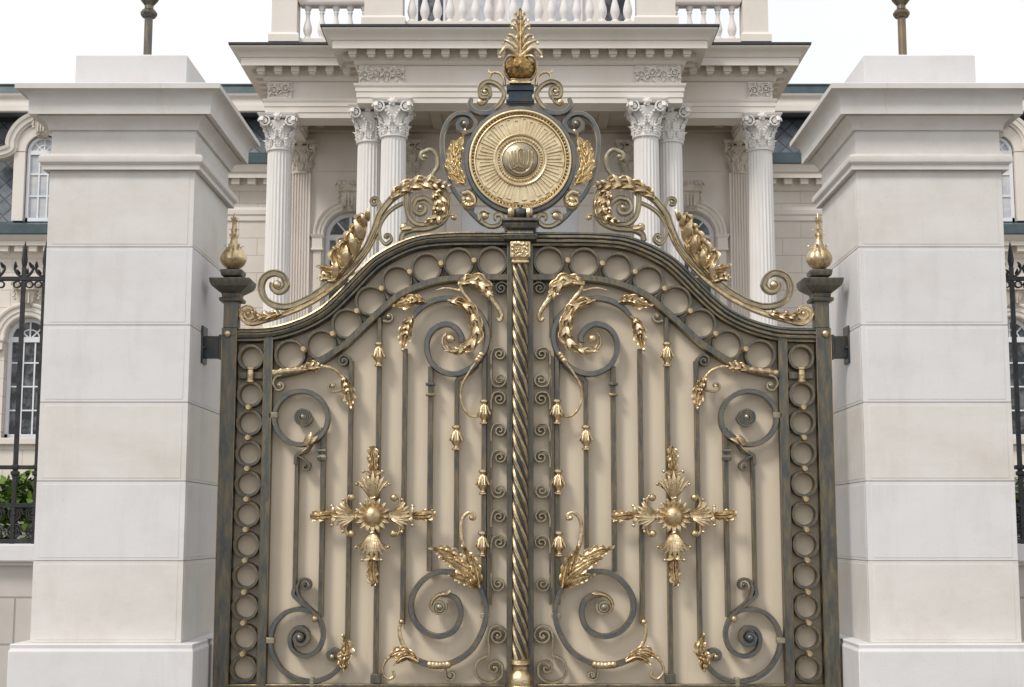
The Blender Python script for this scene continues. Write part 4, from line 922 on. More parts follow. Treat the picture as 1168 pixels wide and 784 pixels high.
# ================================================================== SIDE FENCES, WALLS, SHRUBS
YW = 0.15
def spear_fence(side):
    ref = PL[4] if side < 0 else PR_[5]      # outer face of pillar
    e = side
    a = -1 if side < 0 else 1
    name = 'left' if side < 0 else 'right'
    zc0, zc1 = zz(641, YW - .35), zz(621, YW - .35)
    root = empty('garden_wall', (ref + e * 2.5, YW, 0), 'low pale garden wall with stone coping, running off from the %s pillar' % name, 'wall', 'low walls either side of the gate')
    X0, X1 = sorted((ref + e * .003, ref + e * 9))
    MB().box(X0, X1, YW - .24, YW + .24, 0, zc0 - .03).build('wall_body', M['wall_block'], root, bevel=.004)
    MB().box(X0, X1, YW - .29, YW + .29, zc0 - .03, zc0).build('string_course', 'stone_moulded', root, bevel=.004)
    MB().box(X0, X1, YW - .35, YW + .35, zc0, zc1).build('coping', 'stone_white', root, bevel=.012)
    root = empty('spear_fence', (ref + e * 2.5, YW, zc1), 'black iron spear-topped fence on the garden wall, beside the %s pillar' % name, 'fence', 'spear fences on the garden walls')
    zr = lambda y: zz(y, YW)
    xs = []
    if side < 0: xs = [xx(52, YW, 300), xx(28, YW, 300)]
    else: xs = [xx(1153, YW, 300), xx(1177, YW, 300)]
    stp = abs(xs[1] - xs[0])
    while len(xs) < 26: xs.append(xs[-1] + e * stp * 1.35)
    first = None
    for x in xs:
        if first is None:
            mb = MB().box(x - .016, x + .016, YW - .016, YW + .016, zc1, zr(305))
            for zq in (540, 533): mb.mould([(.018, zr(zq) - .02), (.028, zr(zq) - .012), (.028, zr(zq) + .012), (.018, zr(zq) + .02)], x, x, YW, YW)
            mb.rings([[(x + i * w_, YW + j * w_ * .5, z) for i, j in ((-1, 0), (0, -1), (1, 0), (0, 1))] for w_, z in ((.013, zr(306)), (.022, zr(302)), (.027, zr(297)), (.018, zr(286)), (.002, zr(275)))])
            first = mb.build('spear_bar', 'fence_iron', root, origin=(x, YW, zc1), bevel=.002)
        else: dup(first, root, (x, YW, zc1))
    mb = MB()
    for ya, yb in ((316, 320.5), (531, 535.5), (574, 579), (615, 620)): mb.box(X0, X1, YW - .02, YW + .02, zr(yb), zr(ya))
    mb.build('rails', 'fence_iron', root, bevel=.002)
    first = None; x = ref + e * 10 * S
    for k in range(40):
        xk = ref + e * (.075 + k * .145)
        if first is None:
            mb = MB()
            for zq in (586.5, 606.5):
                zc = zr(zq)
                P = [Vector((xk + math.cos(i * .35) * (.062 - i * .0011), zc + math.sin(i * .35) * (.062 - i * .0011))) for i in range(46)]
                sweep(mb, P, .006, YW, .010, mapped=True); mb.ball((xk, YW - .01, zc), .014)
            first = mb.build('scroll_panel', 'fence_iron', root, origin=(xk, YW, zr(597)))
        else: dup(first, root, (xk, YW, zr(597)))
    first = None
    for x in xs[:12]:
        if first is None:
            mb = MB()
            for k in (-1, 1):
                P = [Vector((x + k * (.02 + .030 + .028 * math.cos(i * .4 + PI)), zr(325) + .028 * math.sin(i * .4) * (1 - i * .01))) for i in range(17)]
                sweep(mb, P, .006, YW - .01, .01, mapped=True)
                P = [Vector((x + k * a_, zr(316) + b_)) for a_, b_ in ((.015, .0), (.05, .02), (.075, .06), (.07, .095), (.055, .085))]
                sweep(mb, cr(P, 4), .008, YW - .01, .012, mapped=True, taper=lambda u: 1.3 - .7 * u)
                leaflet(mb, (x + k * .07, zr(316) + .07), PI / 2 + k * .3, .06, .014, YW - .01)
                leaflet(mb, (x + k * .03, zr(316) + .02), PI / 2 - k * .4, .05, .012, YW - .01)
            first = mb.build('scroll_crest', 'fence_iron', root, origin=(x, YW, zr(318)))
        else: dup(first, root, (x, YW, zr(318)))
    # shrub
    rnd = random.Random(11 if side < 0 else 12)
    sh = empty('shrub', (ref + e * .6, 1.6, 0), 'bright green leafy shrub seen through the fence by the %s pillar' % name, 'shrub', 'shrubs behind the spear fences')
    for (nm, cx0) in (('foliage', ref + e * .6),):
        mb = MB()
        cl = []
        for k in range(80):
            cl.append((cx0 + e * rnd.uniform(-1.0, 2.0), 1.25 + rnd.uniform(-.45, .5), rnd.uniform(.45, 1.0) * (zz(552, 1.2) - .05), rnd.uniform(.12, .24)))
        for (cx_, cy_, cz_, rr_) in cl:
            for j in range(150):
                v = Vector((rnd.gauss(0, 1), rnd.gauss(0, 1), rnd.gauss(0, 1))).normalized() * rr_ * rnd.uniform(.5, 1.25)
                c = Vector((cx_, cy_, cz_)) + v; t1 = Vector((rnd.gauss(0, 1), rnd.gauss(0, 1), rnd.gauss(0, .5))).normalized(); t2 = t1.cross(Vector((rnd.gauss(0, 1), rnd.gauss(0, 1), 1))).normalized()
                l_ = rnd.uniform(.03, .06)
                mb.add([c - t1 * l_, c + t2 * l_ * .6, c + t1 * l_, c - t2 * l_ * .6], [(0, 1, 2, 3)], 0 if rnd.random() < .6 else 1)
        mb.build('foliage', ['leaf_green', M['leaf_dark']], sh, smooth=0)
        mb = MB()
        for k in range(14):
            x = cx0 + e * rnd.uniform(-.8, 1.8); y = 1.6 + rnd.uniform(-.4, .4); mb.rings([[(x + math.cos(q) * r_ + o, y + math.sin(q) * r_, z) for q in (0, 2, 4)] for r_, z, o in ((.02, 0, 0), (.012, .7, .05), (.004, 1.5, .1))])
        mb.build('stems', 'soil', sh)
M['leaf_dark'] = mat('deep_green_leaf', (0.05, 0.115, 0.015), (0.03, 0.07, 0.012), 0.5, 0, 20)  # darker green, dealt at random among the shrub leaves
M['wall_block'] = joints(mat('pinkish_limestone', (0.56, 0.525, 0.49), (0.49, 0.45, 0.41), 0.8, 0, 2.2), bw=.9, rh=.36, mortar=.008, dark=.6)
spear_fence(-1); spear_fence(1)

# ================================================================== MANSION
man = empty('mansion', (0, 22, 0), 'cream stone mansion with a columned portico, balustrade and slate mansard roof behind the gate', 'mansion')
YC1, YC2, YC3, YWL, YWG = 18.5, 18.95, 19.6, 21.5, 24.5      # inner column, its neighbour, outer column, portico wall, wings
ZF = 2.6
MB().box(-12, 12, 17.2, 30, 0, ZF).build('podium', 'paving', man, smooth=0)
DC = .545
def column_parts():
    """one composite column at the origin: base, fluted shaft, capital; top of capital at z = 0"""
    H = zz(118, YC1) - ZF; hc = zz(118, YC1) - zz(159, YC1)
    o = empty('column', (0, 0, 0)); o.parent = man
    r_ = DC / 2; nf = 22; K = 6; prof = [1, 1, .95, .91, .91, .95]
    rs = []
    for t in (0, .02, .3, .5, .7, .85, .985, 1):
        z = -H + .35 + t * (H - hc - .35); rb = r_ * (1.13 - .16 * t); fl = 0 if t in (0, 1) else 1
        rs.append([(rb * (prof[j % K] if fl else .97) * math.cos(2 * PI * j / (nf * K)), rb * (prof[j % K] if fl else .97) * math.sin(2 * PI * j / (nf * K)), z) for j in range(nf * K)])
    return H, hc, r_, rs
H, hc, r_, rs = column_parts()
bpy.data.objects.remove(bpy.data.objects['column'])
def volute(mb, c, ax, r, th=.03):
    """spiral scroll; ax = (ux,uy) in-plane horizontal direction"""
    nx_, ny_ = -ax[1], ax[0]
    rs_ = []
    for i in range(40):
        a = i * .38; rr = r * (1 - i / 46)
        ca, sa = math.cos(a), math.sin(a); w_ = r * .17 * (1 - i / 60)
        ring = []
        for q in range(6):
            f = 2 * PI * q / 6; d_ = rr - r * .15 + w_ * math.cos(f); h_ = th * math.sin(f) * 1.2
            ring.append((c[0] + ax[0] * d_ * ca + nx_ * h_, c[1] + ax[1] * d_ * ca + ny_ * h_, c[2] + d_ * sa))
        rs_.append(ring)
    mb.rings(rs_); mb.ball(c, r * .3)
def cap_mesh():
    mb = MB(); h = hc
    mb.lathe([(r_ * .97, -h), (r_ * 1.08, -h + .005), (r_ * 1.1, -h + .03), (r_ * 1.0, -h + .05), (r_ * .95, -h + .06), (r_ * .97, -h * .6), (r_ * 1.08, -h * .4), (r_ * 1.25, -h * .3), (r_ * 1.3, -h * .2), (r_ * 1.15, -h * .15)], 0, 0, 0, 32)
    for row, (z0, n, off, ln) in enumerate(((-h + .06, 8, 0, .26), (-h + .2, 8, PI / 8, .30))):
        for k in range(n):
            a = 2 * PI * k / n + off; ca, sa = math.cos(a), math.sin(a); rs2 = []
            for i in range(7):
                t = i / 6; ro = r_ * (.98 + .02 * row) + .10 * t ** 2.5 + .012; z = z0 + ln * t - (.10 * max(0, t - .75) * 2); w_ = .085 * (.75 + .4 * math.sin(t * 3)) * (1 - .5 * t ** 4)
                rs2.append([(ca * (ro + o) - sa * p * w_, sa * (ro + o) + ca * p * w_, z) for p, o in ((-1, -.02), (-.7, .012), (-.35, 0), (0, .02), (.35, 0), (.7, .012), (1, -.02), (0, -.02))])
            mb.rings(rs2)
            for i in range(3):
                for s_ in (-1, 1): mb.ball((ca * (r_ + .03) - sa * s_ * (.05 + .015 * i), sa * (r_ + .03) + ca * s_ * (.05 + .015 * i), z0 + .05 + i * .06), .02, 1, 6)
    A = .43
    for (ux, uy) in ((1, 0), (-1, 0), (0, 1), (0, -1)):      # faces; outward normal
        tx, ty = -uy, ux
        for s_ in (-1, 1):
            volute(mb, (ux * .345 + tx * s_ * .285, uy * .345 + ty * s_ * .285, -.175), (tx * s_, ty * s_), .16, .04)
        mb.ball((ux * .37, uy * .37, -.07), .075, 1, 8)
        for q in range(6): mb.ball((ux * .38 + tx * .07 * math.cos(q), uy * .38 + ty * .07 * math.cos(q), -.07 + .07 * math.sin(q)), .034, 1, 6)
        for s_ in (-1, 1):
            for q in range(4): mb.ball((ux * (.30 + .02 * q) + tx * s_ * (.05 + .045 * q), uy * (.30 + .02 * q) + ty * s_ * (.05 + .045 * q), -.36 + .05 * q), .034, 1, 6)
        for s_ in range(-3, 4): mb.ball((ux * .31 + tx * s_ * .05, uy * .31 + ty * s_ * .05, -.17), .028, 1, 6)
    # abacus with hollowed sides
    ab = []
    for k in range(4):
        a = PI / 4 + k * PI / 2; b = a + PI / 2
        for t in (0.04, .25, .5, .75, .96):
            p = Vector((math.cos(a), math.sin(a))) * (1 - t) + Vector((math.cos(b), math.sin(b))) * t; n_ = Vector((math.cos((a + b) / 2), math.sin((a + b) / 2)))
            q = p * A * math.sqrt(2) - n_ * .07 * math.sin(t * PI); ab.append(q)
    mb.rings([[(q.x * k, q.y * k, z) for q in ab] for k, z in ((.9, -.085), (.98, -.07), (.98, -.05), (1.03, -.035), (1.05, 0), (1.0, 0.0))])
    return mb
proto = None
zcap = zz(118, YC1)
cols = []
for sg in (-1, 1):
    for px, Y in ((144.5, YC1), (171.5, YC2), (274.5, YC3)):
        x = sg * xx(593 + px, Y, 200); p = Vector((x, Y, zcap))
        if proto is None:
            mb = MB().mould([(r_ * 1.5, -H), (r_ * 1.5, -H + .12)], 0, 0, 0, 0); mb.lathe([(r_ * 1.45, -H + .12), (r_ * 1.5, -H + .17), (r_ * 1.4, -H + .22), (r_ * 1.25, -H + .26), (r_ * 1.3, -H + .31), (r_ * 1.15, -H + .355)], 0, 0, 0, 32)
            base_ = MB(); base_.rings(rs)
            c = base_.build('column', 'column', None, origin=(0, 0, 0), smooth=50); c.parent = man; c.location = p - WP[man.name]; WP[c.name] = p
            b = mb.build('base', 'column', None, origin=(0, 0, 0)); b.parent = c; b.location = (0, 0, 0); WP[b.name] = p
            k_ = cap_mesh().build('capital', 'column', None, origin=(0, 0, 0), smooth=50); k_.parent = c; k_.location = (0, 0, 0); WP[k_.name] = p
            proto = c; capobj = k_
        else: dup(proto, man, p)
# pilasters on the portico wall
for sg in (-1, 1):
    for px in (251, 128):
        x = sg * xx(593 + px, YWL, 250); zt_ = zcap - .03; hw = .25; mb = MB()
        P = [(-hw, .02), (-hw, -.13)]
        for k in range(7):
            a = -hw + .03 + k * (2 * hw - .06) / 7; wv = (2 * hw - .06) / 7
            P += [(a + .012, -.13), (a + wv * .3, -.10), (a + wv * .7, -.10), (a + wv - .012, -.13)]
        P += [(hw, -.13), (hw, .02)]
        mb.rings([[(x + a, YWL + b, z) for a, b in P] for z in (ZF, zt_ - hc + .02)])
        pl = mb.build('pilaster', 'facade', man, origin=(x, YWL, zt_), smooth=30)
        c = capobj.copy(); C.objects.link(c); c.parent = pl; c.location = (0, 0, 0); c.scale = (.92, .55, 1); c.name = 'pilaster_capital'; WP[c.name] = Vector((x, YWL, zt_))
        c.data = capobj.data.copy(); c.data.materials[0] = M['carved']

# entablatures
def entab(x0, x1, yf, yb, ya, nm, proj_sc=1.0):
    """ya: dict of pixel heights; yf front plane of frieze"""
    f = lambda py, o=0: zz(py, yf - o)
    o_ = proj_sc
    arch = [(.02, f(ya['a0'])), (.02, f(ya['a0'] - 6)), (.04, f(ya['a0'] - 6.3)), (.04, f(ya['a0'] - 12.5)), (.06, f(ya['a0'] - 12.8)), (.06, f(ya['a0'] - 17)), (.09, f(ya['a0'] - 19)), (.10, f(ya['a1'])), (0, f(ya['a1'] - .2))]
    ab = .56
    if nm == 'central': bm_ = [(x0, x1, yf, yf + ab, 0), (x0, x0 + ab, yf + ab + .02, yb, .003), (x1 - ab, x1, yf + ab + .02, yb, .003)]
    elif x0 < -xc1 - .5 and x1 < 0: bm_ = [(x0, x1, yf, yf + ab, 0), (x0, x0 + ab, yf + ab + .02, yb, .003)]
    else: bm_ = [(x0, x1, yf, yf + ab, 0), (x1 - ab, x1, yf + ab + .02, yb, .003)]
    for a_, b_, c_, d_, lift_ in bm_:
        MB().mould([(o, z + (lift_ if q < 1 else 0)) for q, (o, z) in enumerate(arch)], a_, b_, c_, d_).build('architrave', 'facade', man, smooth=25)
    MB().mould([(-.02, f(ya['a1'])), (0, f(ya['a1'] - .2)), (0, f(ya['f1'] + .2)), (-.02, f(ya['f1']))], x0, x1, yf, yb).build('frieze', 'facade', man, smooth=25)
    pc = [(0, ya['f1']), (.05, ya['f1'] - 1), (.09, ya['f1'] - 4), (.10, ya['f1'] - 6), (.12, ya['f1'] - 6.5), (.12, ya['d1']), (.50, ya['d1'] - .3), (.50, ya['c1']), (.53, ya['c1'] - 1), (.55, ya['c1'] - 4), (.62, ya['c1'] - 9), (.68, ya['t'] + 4), (.70, ya['t'] + 2.5), (.70, ya['t'] + 1)]
    zt_ = zz(ya['t'] + 1, yf - .70)
    pr = [(o * proj_sc, zz(y, yf - o * proj_sc)) for o, y in pc] + [(-.2, zt_ + .06)]
    mb = MB().mould(pr, x0, x1, yf, yb)
    n = max(2, round((x1 - x0 + .3) / .40)); sp = (x1 - x0 + .2) / n
    zd0, zd1 = zz(ya['d1'] + 8, yf - .35), zz(ya['d1'] - .5, yf - .35)
    for i in range(n + 1):
        x = x0 - .1 + i * sp
        mb.box(x - .085, x + .085, yf - .36, yf - .10, zd0 + .03, zd1 + .03); mb.box(x - .06, x + .06, yf - .32, yf - .10, zd0 - .01, zd0 + .035)
    ny = int((yb - yf) / .4)
    for sgn, xe in ((-1, x0), (1, x1)):
        for i in range(ny):
            y = yf + .1 + i * .4; a, b = sorted((xe + sgn * .10, xe + sgn * .34)); mb.box(a, b, y - .085, y + .085, zd0 + .05, zd1 + .03)
    mb.build('cornice', 'facade', man, smooth=25)
    zc_ = zt_
    MB().mould([(.715, zc_ - .0), (.735, zc_ + .012), (.735, zc_ + .05), (.72, zc_ + .06), (0, zc_ + .09)], x0, x1, yf, yb).build('lead_capping', 'gutter', man)
    return zc_
yf1 = YC1 - .28; yf3 = YC3 - .28
xc1 = xx(593 + 184, yf1, 90); xc3 = xx(593 + 288, yf3, 105)
zt1 = entab(-xc1, xc1, yf1, YWL + .5, dict(a0=118, a1=96.5, f1=75, d1=55.5, c1=46.5, t=30), 'central')
zlow = zz(118, yf1)
for sg in (-1, 1):
    a, b = sorted((sg * (xc1 + .01), sg * xc3))
    zt3 = entab(a if sg < 0 else xc1 - .3, b if sg > 0 else -xc1 + .3, yf3, YWL + .6, dict(a0=135, a1=114, f1=93.5, d1=75, c1=66, t=50.5), 'side')
# soffit of the portico with framed coffers
zce = zz(96.5, yf1); zce3 = zz(114, yf3)
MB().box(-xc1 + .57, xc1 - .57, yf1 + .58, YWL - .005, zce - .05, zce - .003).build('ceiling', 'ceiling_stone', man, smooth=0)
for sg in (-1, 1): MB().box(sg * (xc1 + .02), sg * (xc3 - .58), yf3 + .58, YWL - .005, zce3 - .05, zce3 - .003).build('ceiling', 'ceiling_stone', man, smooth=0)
mb = MB()
for x in (-1.9, 0, 1.9): mb.box(x - .12, x + .12, yf1 + .6, YWL, zce - .12, zce - .01)
mb.box(-xc1 + .6, xc1 - .6, YWL - .28, YWL - .01, zce - .16, zce - .004)
mb.box(-xc1 + .6, xc1 - .6, yf1 + 1.6, yf1 + 1.85, zce - .11, zce - .005)
for sg in (-1, 1):
    mb.box(sg * (xc1 + .1), sg * (xc3 - .6), YWL - .28, YWL - .01, zce3 - .16, zce3 - .004)
    mb.box(sg * (xc1 + 1.1), sg * (xc1 + 1.3), yf3 + .6, YWL - .3, zce3 - .10, zce3 - .005)
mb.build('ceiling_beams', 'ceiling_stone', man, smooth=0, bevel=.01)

# carved frieze panels
def carved(x0, x1, z0, z1, Y, parent=man, nm='carved_panel', seed=0, amp=.06):
    mb = MB(); nx_, nz_ = 60, 26; vs = []; fs = []
    for j in range(nz_ + 1):
        for i in range(nx_ + 1):
            u, v = i / nx_, j / nz_; x = x0 + (x1 - x0) * u; z = z0 + (z1 - z0) * v
            e_ = min(u, 1 - u) * (x1 - x0); e2 = min(v, 1 - v) * (z1 - z0); e_ = min(e_, e2)
            if e_ < .03: y = -.045
            else:
                q = Vector((x * 9 + seed, z * 9, 0)); s_ = abs(noise.noise(q)) * 2.2; s2 = abs(noise.noise(q * 2.3)) ; y = -.008 - amp * max(0, .75 - s_ * 1.3) * (.7 + s2)
            vs.append((x, Y + y, z))
    w_ = nx_ + 1
    for j in range(nz_):
        for i in range(nx_): fs.append((j * w_ + i, j * w_ + i + 1, (j + 1) * w_ + i + 1, (j + 1) * w_ + i))
    mb.add(vs, fs)
    mb.box(x0, x1, Y - .003, Y + .05, z0, z1)
    w_, h_ = x1 - x0, z1 - z0; k_n = 4 if w_ > .6 else 2
    for q in range(k_n):
        cx_ = x0 + w_ * (q + .5) / k_n; up = 1 if q % 2 else -1
        volute(mb, (cx_, Y - .05, z0 + h_ * (.5 + .06 * up)), (up, 0), min(h_ * .33, w_ / k_n * .5), .03)
        for r in range(5):
            a = r * 1.3 + q; leaflet(mb, (cx_ + math.cos(a) * h_ * .2, z0 + h_ * .5 + math.sin(a) * h_ * .2), a, h_ * .26, h_ * .07, Y - .05, .8, .02)
    return mb.build(nm, 'facade', parent, smooth=60)
for sg in (-1, 1):
    a, b = sorted((sg * xx(593 + 132, yf1, 90), sg * xx(593 + 183, yf1, 90))); carved(a, b, zz(96, yf1), zz(75.5, yf1), yf1, seed=sg * 7)
    a, b = sorted((sg * xx(593 + 260, yf3, 105), sg * xx(593 + 287, yf3, 105))); carved(a, b, zz(113, yf3), zz(94, yf3), yf3, seed=sg * 17)

# ---- walls with arched openings
def arch_pts(cx, hw, zs, n=16): return [(cx - hw * math.cos(PI * i / n), zs + hw * math.sin(PI * i / n)) for i in range(n + 1)]
def wall(nm, x0, x1, z0, z1, Y, ops, m_='facade_block', dep=.35):
    mb = MB(); x = x0
    def quad(a, b, c, d): mb.add([(a, Y, c), (b, Y, c), (b, Y, d), (a, Y, d)], [(0, 1, 2, 3)])
    for cx, hw, zsill, zs in sorted(ops):
        quad(x, cx - hw, z0, z1); quad(cx - hw, cx + hw, z0, zsill)
        A = arch_pts(cx, hw, zs)
        for (a, b), (c, d) in zip(A[:-1], A[1:]): mb.add([(a, Y, b), (c, Y, d), (c, Y, z1), (a, Y, z1)], [(0, 1, 2, 3)])
        loop = [(cx - hw, zsill)] + A + [(cx + hw, zsill)]
        for i in range(len(loop)):
            (a, b), (c, d) = loop[i], loop[(i + 1) % len(loop)]; mb.add([(a, Y, b), (c, Y, d), (c, Y + dep, d), (a, Y + dep, b)], [(0, 1, 2, 3)])
        x = cx + hw
    quad(x, x1, z0, z1)
    return mb.build(nm, m_, man, smooth=0)
def window(cx, hw, zsill, zs, Y, glass='glass', rows=4, colsn=3, dep=.25, wd=.075, fan=True, parent=man, arch_bar=False):
    yw = Y + dep
    mb = MB(); A = arch_pts(cx, hw, zs); loop = [(cx - hw, zsill)] + A + [(cx + hw, zsill)]
    P = [Vector(p) for p in loop]; sweep(mb, [Vector((cx - hw + wd / 2, zsill))] + [Vector((cx + (a - cx) * (1 - wd / 2 / hw), zs + (b - zs) * (1 - wd / 2 / hw))) for a, b in A] + [Vector((cx + hw - wd / 2, zsill))], wd / 2, yw, .05, mapped=True, pm=[0] * 6)
    mb.box(cx - hw, cx + hw, yw - .05, yw + .05, zsill, zsill + wd)
    mb.box(cx - hw + .02, cx + hw - .02, yw - .045, yw + .04, zs - wd * .7, zs + wd * .5)
    fr = mb.build('window', 'white_paint', parent, origin=(cx, yw, zsill))
    mb = MB(); t = .018
    for k in range(1, colsn): x = cx - hw + wd + (2 * hw - 2 * wd) * k / colsn; q = t * (1.6 if colsn % 2 == 0 and k == colsn // 2 else 1); mb.box(x - q, x + q, yw - .02, yw + .03, zsill + .02, zs)
    for k in range(1, rows): z = zsill + wd + (zs - zsill - wd) * k / rows; mb.box(cx - hw + .03, cx + hw - .03, yw - .018, yw + .03, z - t, z + t)
    for k in (1, 2, 3) if fan else ():
        a = PI * k / 4; d = Vector((math.cos(a), math.sin(a))); n_ = Vector((-d.y, d.x)) * t
        q0 = Vector((cx, zs)); q1 = q0 + d * (hw - .03)
        mb.rings([[(q.x + n_.x * e, yw + y_, q.y + n_.y * e) for e, y_ in ((-1, -.018), (1, -.018), (1, .03), (-1, .03))] for q in (q0, q1)])
    if arch_bar:
        mb.box(cx - .03, cx + .03, yw - .02, yw + .03, zs, zs + hw - .03)
        for a in (PI * .27, PI * .73):
            d = Vector((math.cos(a), math.sin(a))); n_ = Vector((-d.y, d.x)) * t; q0 = Vector((cx, zs)); q1 = q0 + d * (hw - .03)
            mb.rings([[(q.x + n_.x * e, yw + y_, q.y + n_.y * e) for e, y_ in ((-1, -.017), (1, -.017), (1, .03), (-1, .03))] for q in (q0, q1)])
    if fan:
        sweep(mb, [Vector((cx - hw * .45 * math.cos(PI * i / 12), zs + hw * .45 * math.sin(PI * i / 12))) for i in range(13)], t, yw, .02, mapped=True, pm=[0] * 6)
    mb.build('glazing_bars', 'white_paint', fr, origin=(cx, yw, zsill))
    mb = MB(); vs = [(x, yw + .012, z) for x, z in loop]; mb.add(vs, [tuple(range(len(vs)))]); mb.build('pane', glass, fr, origin=(cx, yw, zsill), smooth=0)
    return fr
def archivolt(cx, hw, zs, Y, wd, dp=.12, m_='facade', imp=None):
    mb = MB(); k = 1 + wd / 2 / hw
    pf = [(-1, 1), (-1, -.3), (-.8, -.5), (-.3, -.5), (-.2, -.75), (.4, -.75), (.55, -1.1), (.85, -1.2), (1, -1), (1, 1)]
    sweep(mb, [Vector((cx - hw * k * math.cos(PI * i / 28), zs + hw * k * math.sin(PI * i / 28))) for i in range(29)], wd / 2, Y, dp, pf, [0] * 10, mapped=True)
    return mb.build('archivolt', m_, man, smooth=30)
def keystone(cx, z0, z1, Y, w0, w1, nm='keystone'):
    mb = MB().rings([[(cx - w_, Y + .02, z), (cx - w_, Y - d_, z), (cx + w_, Y - d_, z), (cx + w_, Y + .02, z)] for w_, z, d_ in ((w0, z0, .10), (w0 * 1.05, z0 + (z1 - z0) * .1, .16), (w1 * .8, z0 + (z1 - z0) * .6, .22), (w1, z0 + (z1 - z0) * .65, .30), (w1 * 1.1, z1, .32))])
    h = z1 - z0
    for k in (-1, 1):
        volute(mb, (cx + k * w1 * .85, Y - .28, z1 - h * .18), (k, 0), h * .17, .05); volute(mb, (cx + k * w0 * .6, Y - .14, z0 + h * .1), (k, 0), h * .1, .04)
        for q in range(5): mb.ball((cx + k * w1 * (1.0 + .08 * (q % 2)), Y - .15, z1 - h * (.3 + .09 * q)), h * .06, 1, 6)
    for q in range(-2, 3): mb.ball((cx + q * w1 * .4, Y - .30, z1 - h * .1), h * .07, 1, 7)
    for q in range(-1, 2): mb.box(cx + q * w0 * .55 - w0 * .12, cx + q * w0 * .55 + w0 * .12, Y - .235, Y - .1, z0 + h * .15, z0 + h * .6)
    return mb.build(nm, 'carved', man, smooth=40)

# portico wall
xw = xx(593 + 194.5, YWL, 260); hw = 28.5 / FPX * (YWL + 11.5) * 1.03
zs = zz(268.6, YWL)
wall('portico_wall', -xc3 - .1, xc3 + .1, ZF, zlow + .3, YWL, [(-xw, hw, 3.6, zs), (xw, hw, 3.6, zs)], 'facade')
for sg in (-1, 1):
    window(sg * xw, hw, 3.6, zs, YWL, rows=5, colsn=2, wd=.11, fan=False, arch_bar=True)
    archivolt(sg * xw, hw, zs, YWL, .24)
    keystone(sg * xw, zz(242, YWL), zz(209, YWL), YWL, .14, .24)
    for k in (-1, 1):
        x = sg * xw + k * (hw + .14); mb = MB().mould([(.12, zz(287, YWL)), (.14, zz(286, YWL)), (.12, zz(283, YWL)), (.12, zz(273, YWL)), (.15, zz(271, YWL)), (.17, zz(268.6, YWL)), (.1, zz(268.4, YWL))], x, x, YWL, YWL); mb.build('impost', 'facade', man)
        MB().box(x - .09, x + .09, YWL - .08, YWL + .05, ZF, zz(287, YWL)).build('jamb', 'facade', man, bevel=.01)
# thin mouldings along the wall and central doorway
MB().box(-xc3 + .1, xc3 - .1, YWL - .03, YWL + .02, zz(195, YWL) - .02, zz(195, YWL) + .02).build('string_course', 'facade', man)
zd = zz(222, YWL); mb = MB().box(-1.9, 1.9, YWL - .25, YWL, zd, zd + .14); mb.box(-1.75, 1.75, YWL - .14, YWL, zd - .3, zd)
for k in (-1, 1): mb.box(k * 1.7, k * 1.35, YWL - .14, YWL, ZF, zd - .3)
dr = mb.build('doorcase', 'facade', man, bevel=.015)
mb = MB().box(-1.35, 1.35, YWL - .06, YWL - .01, ZF, zd - .3); dd = mb.build('door', 'white_paint', man)
mb = MB()
for k in range(4):
    for j in range(4): x = -1.2 + k * .62; z = ZF + .5 + j * 1.15; mb.box(x, x + .5, YWL - .075, YWL - .055, z, min(z + 1.0, zd - .42))
mb.build('door_glass', 'glass_pale', dd, smooth=0)

# balustrades
def bal_mesh(h):
    return MB().lathe([(.085, 0), (.085, h * .07), (.05, h * .10), (.06, h * .13), (.095, h * .25), (.10, h * .33), (.085, h * .43), (.05, h * .60), (.04, h * .74), (.06, h * .80), (.045, h * .84), (.075, h * .90), (.08, h)], 0, 0, 0, 18)
BP = {}
def balustrade(x0, x1, Y, z0, h, ends=()):
    nmid = (x0 + x1) / 2
    mb = MB().box(x0, x1, Y - .16, Y + .16, z0, z0 + .12); b = mb.build('balustrade', 'facade', man, origin=(nmid, Y, z0), bevel=.01)
    MB().mould([(.0, z0 + h - .17), (.03, z0 + h - .13), (.04, z0 + h - .10), (.04, z0 + h - .03), (.02, z0 + h)], x0, x1, Y - .13, Y + .13).build('handrail', 'facade', b)
    n = max(2, int((x1 - x0) / .262)); sp = (x1 - x0) / n
    for i in range(n):
        p = (x0 + (i + .5) * sp, Y, z0 + .12)
        if h not in BP:
            o = bal_mesh(h - .29).build('baluster', 'column', None); o.parent = b; WP[o.name] = Vector(p); o.location = WP[o.name] - WP[b.name]; BP[h] = o
        else: dup(BP[h], b, p)
    return b
def pedestal(x0, x1, y0, y1, z0, h):
    MB().mould([(.06, z0), (.06, z0 + .16), (.03, z0 + .2), (0, z0 + .22), (0, z0 + h - .16), (.04, z0 + h - .12), (.07, z0 + h - .08), (.07, z0 + h)], x0, x1, y0, y1).build('pedestal', 'facade', man, smooth=25)
yb1 = yf1 - .15; zb1 = zz(28, yb1) - .03
x_in, x_out = xx(593 + 131, yb1, 15), xx(593 + 180, yb1, 15)
balustrade(-x_in, x_in, yb1 + .2, zb1, 1.15)
for sg in (-1, 1):
    a, b = sorted((sg * x_in, sg * x_out)); pedestal(a + .05, b - .05, yb1 - .02, yb1 + .5, zb1, 1.25)
yb3 = yf3 - .1; zb3 = zz(48, yb3)
for sg in (-1, 1):
    xa_, xb_ = xx(593 + 252, yb3, 30), xx(593 + 286, yb3, 30)
    a, b = sorted((sg * xa_, sg * xb_)); pedestal(a + .05, b - .05, yb3, yb3 + .5, zb3, 1.22)
    a, b = sorted((sg * (x_out - .05), sg * xa_)); balustrade(a, b, yb3 + .25, zb3, 1.07)
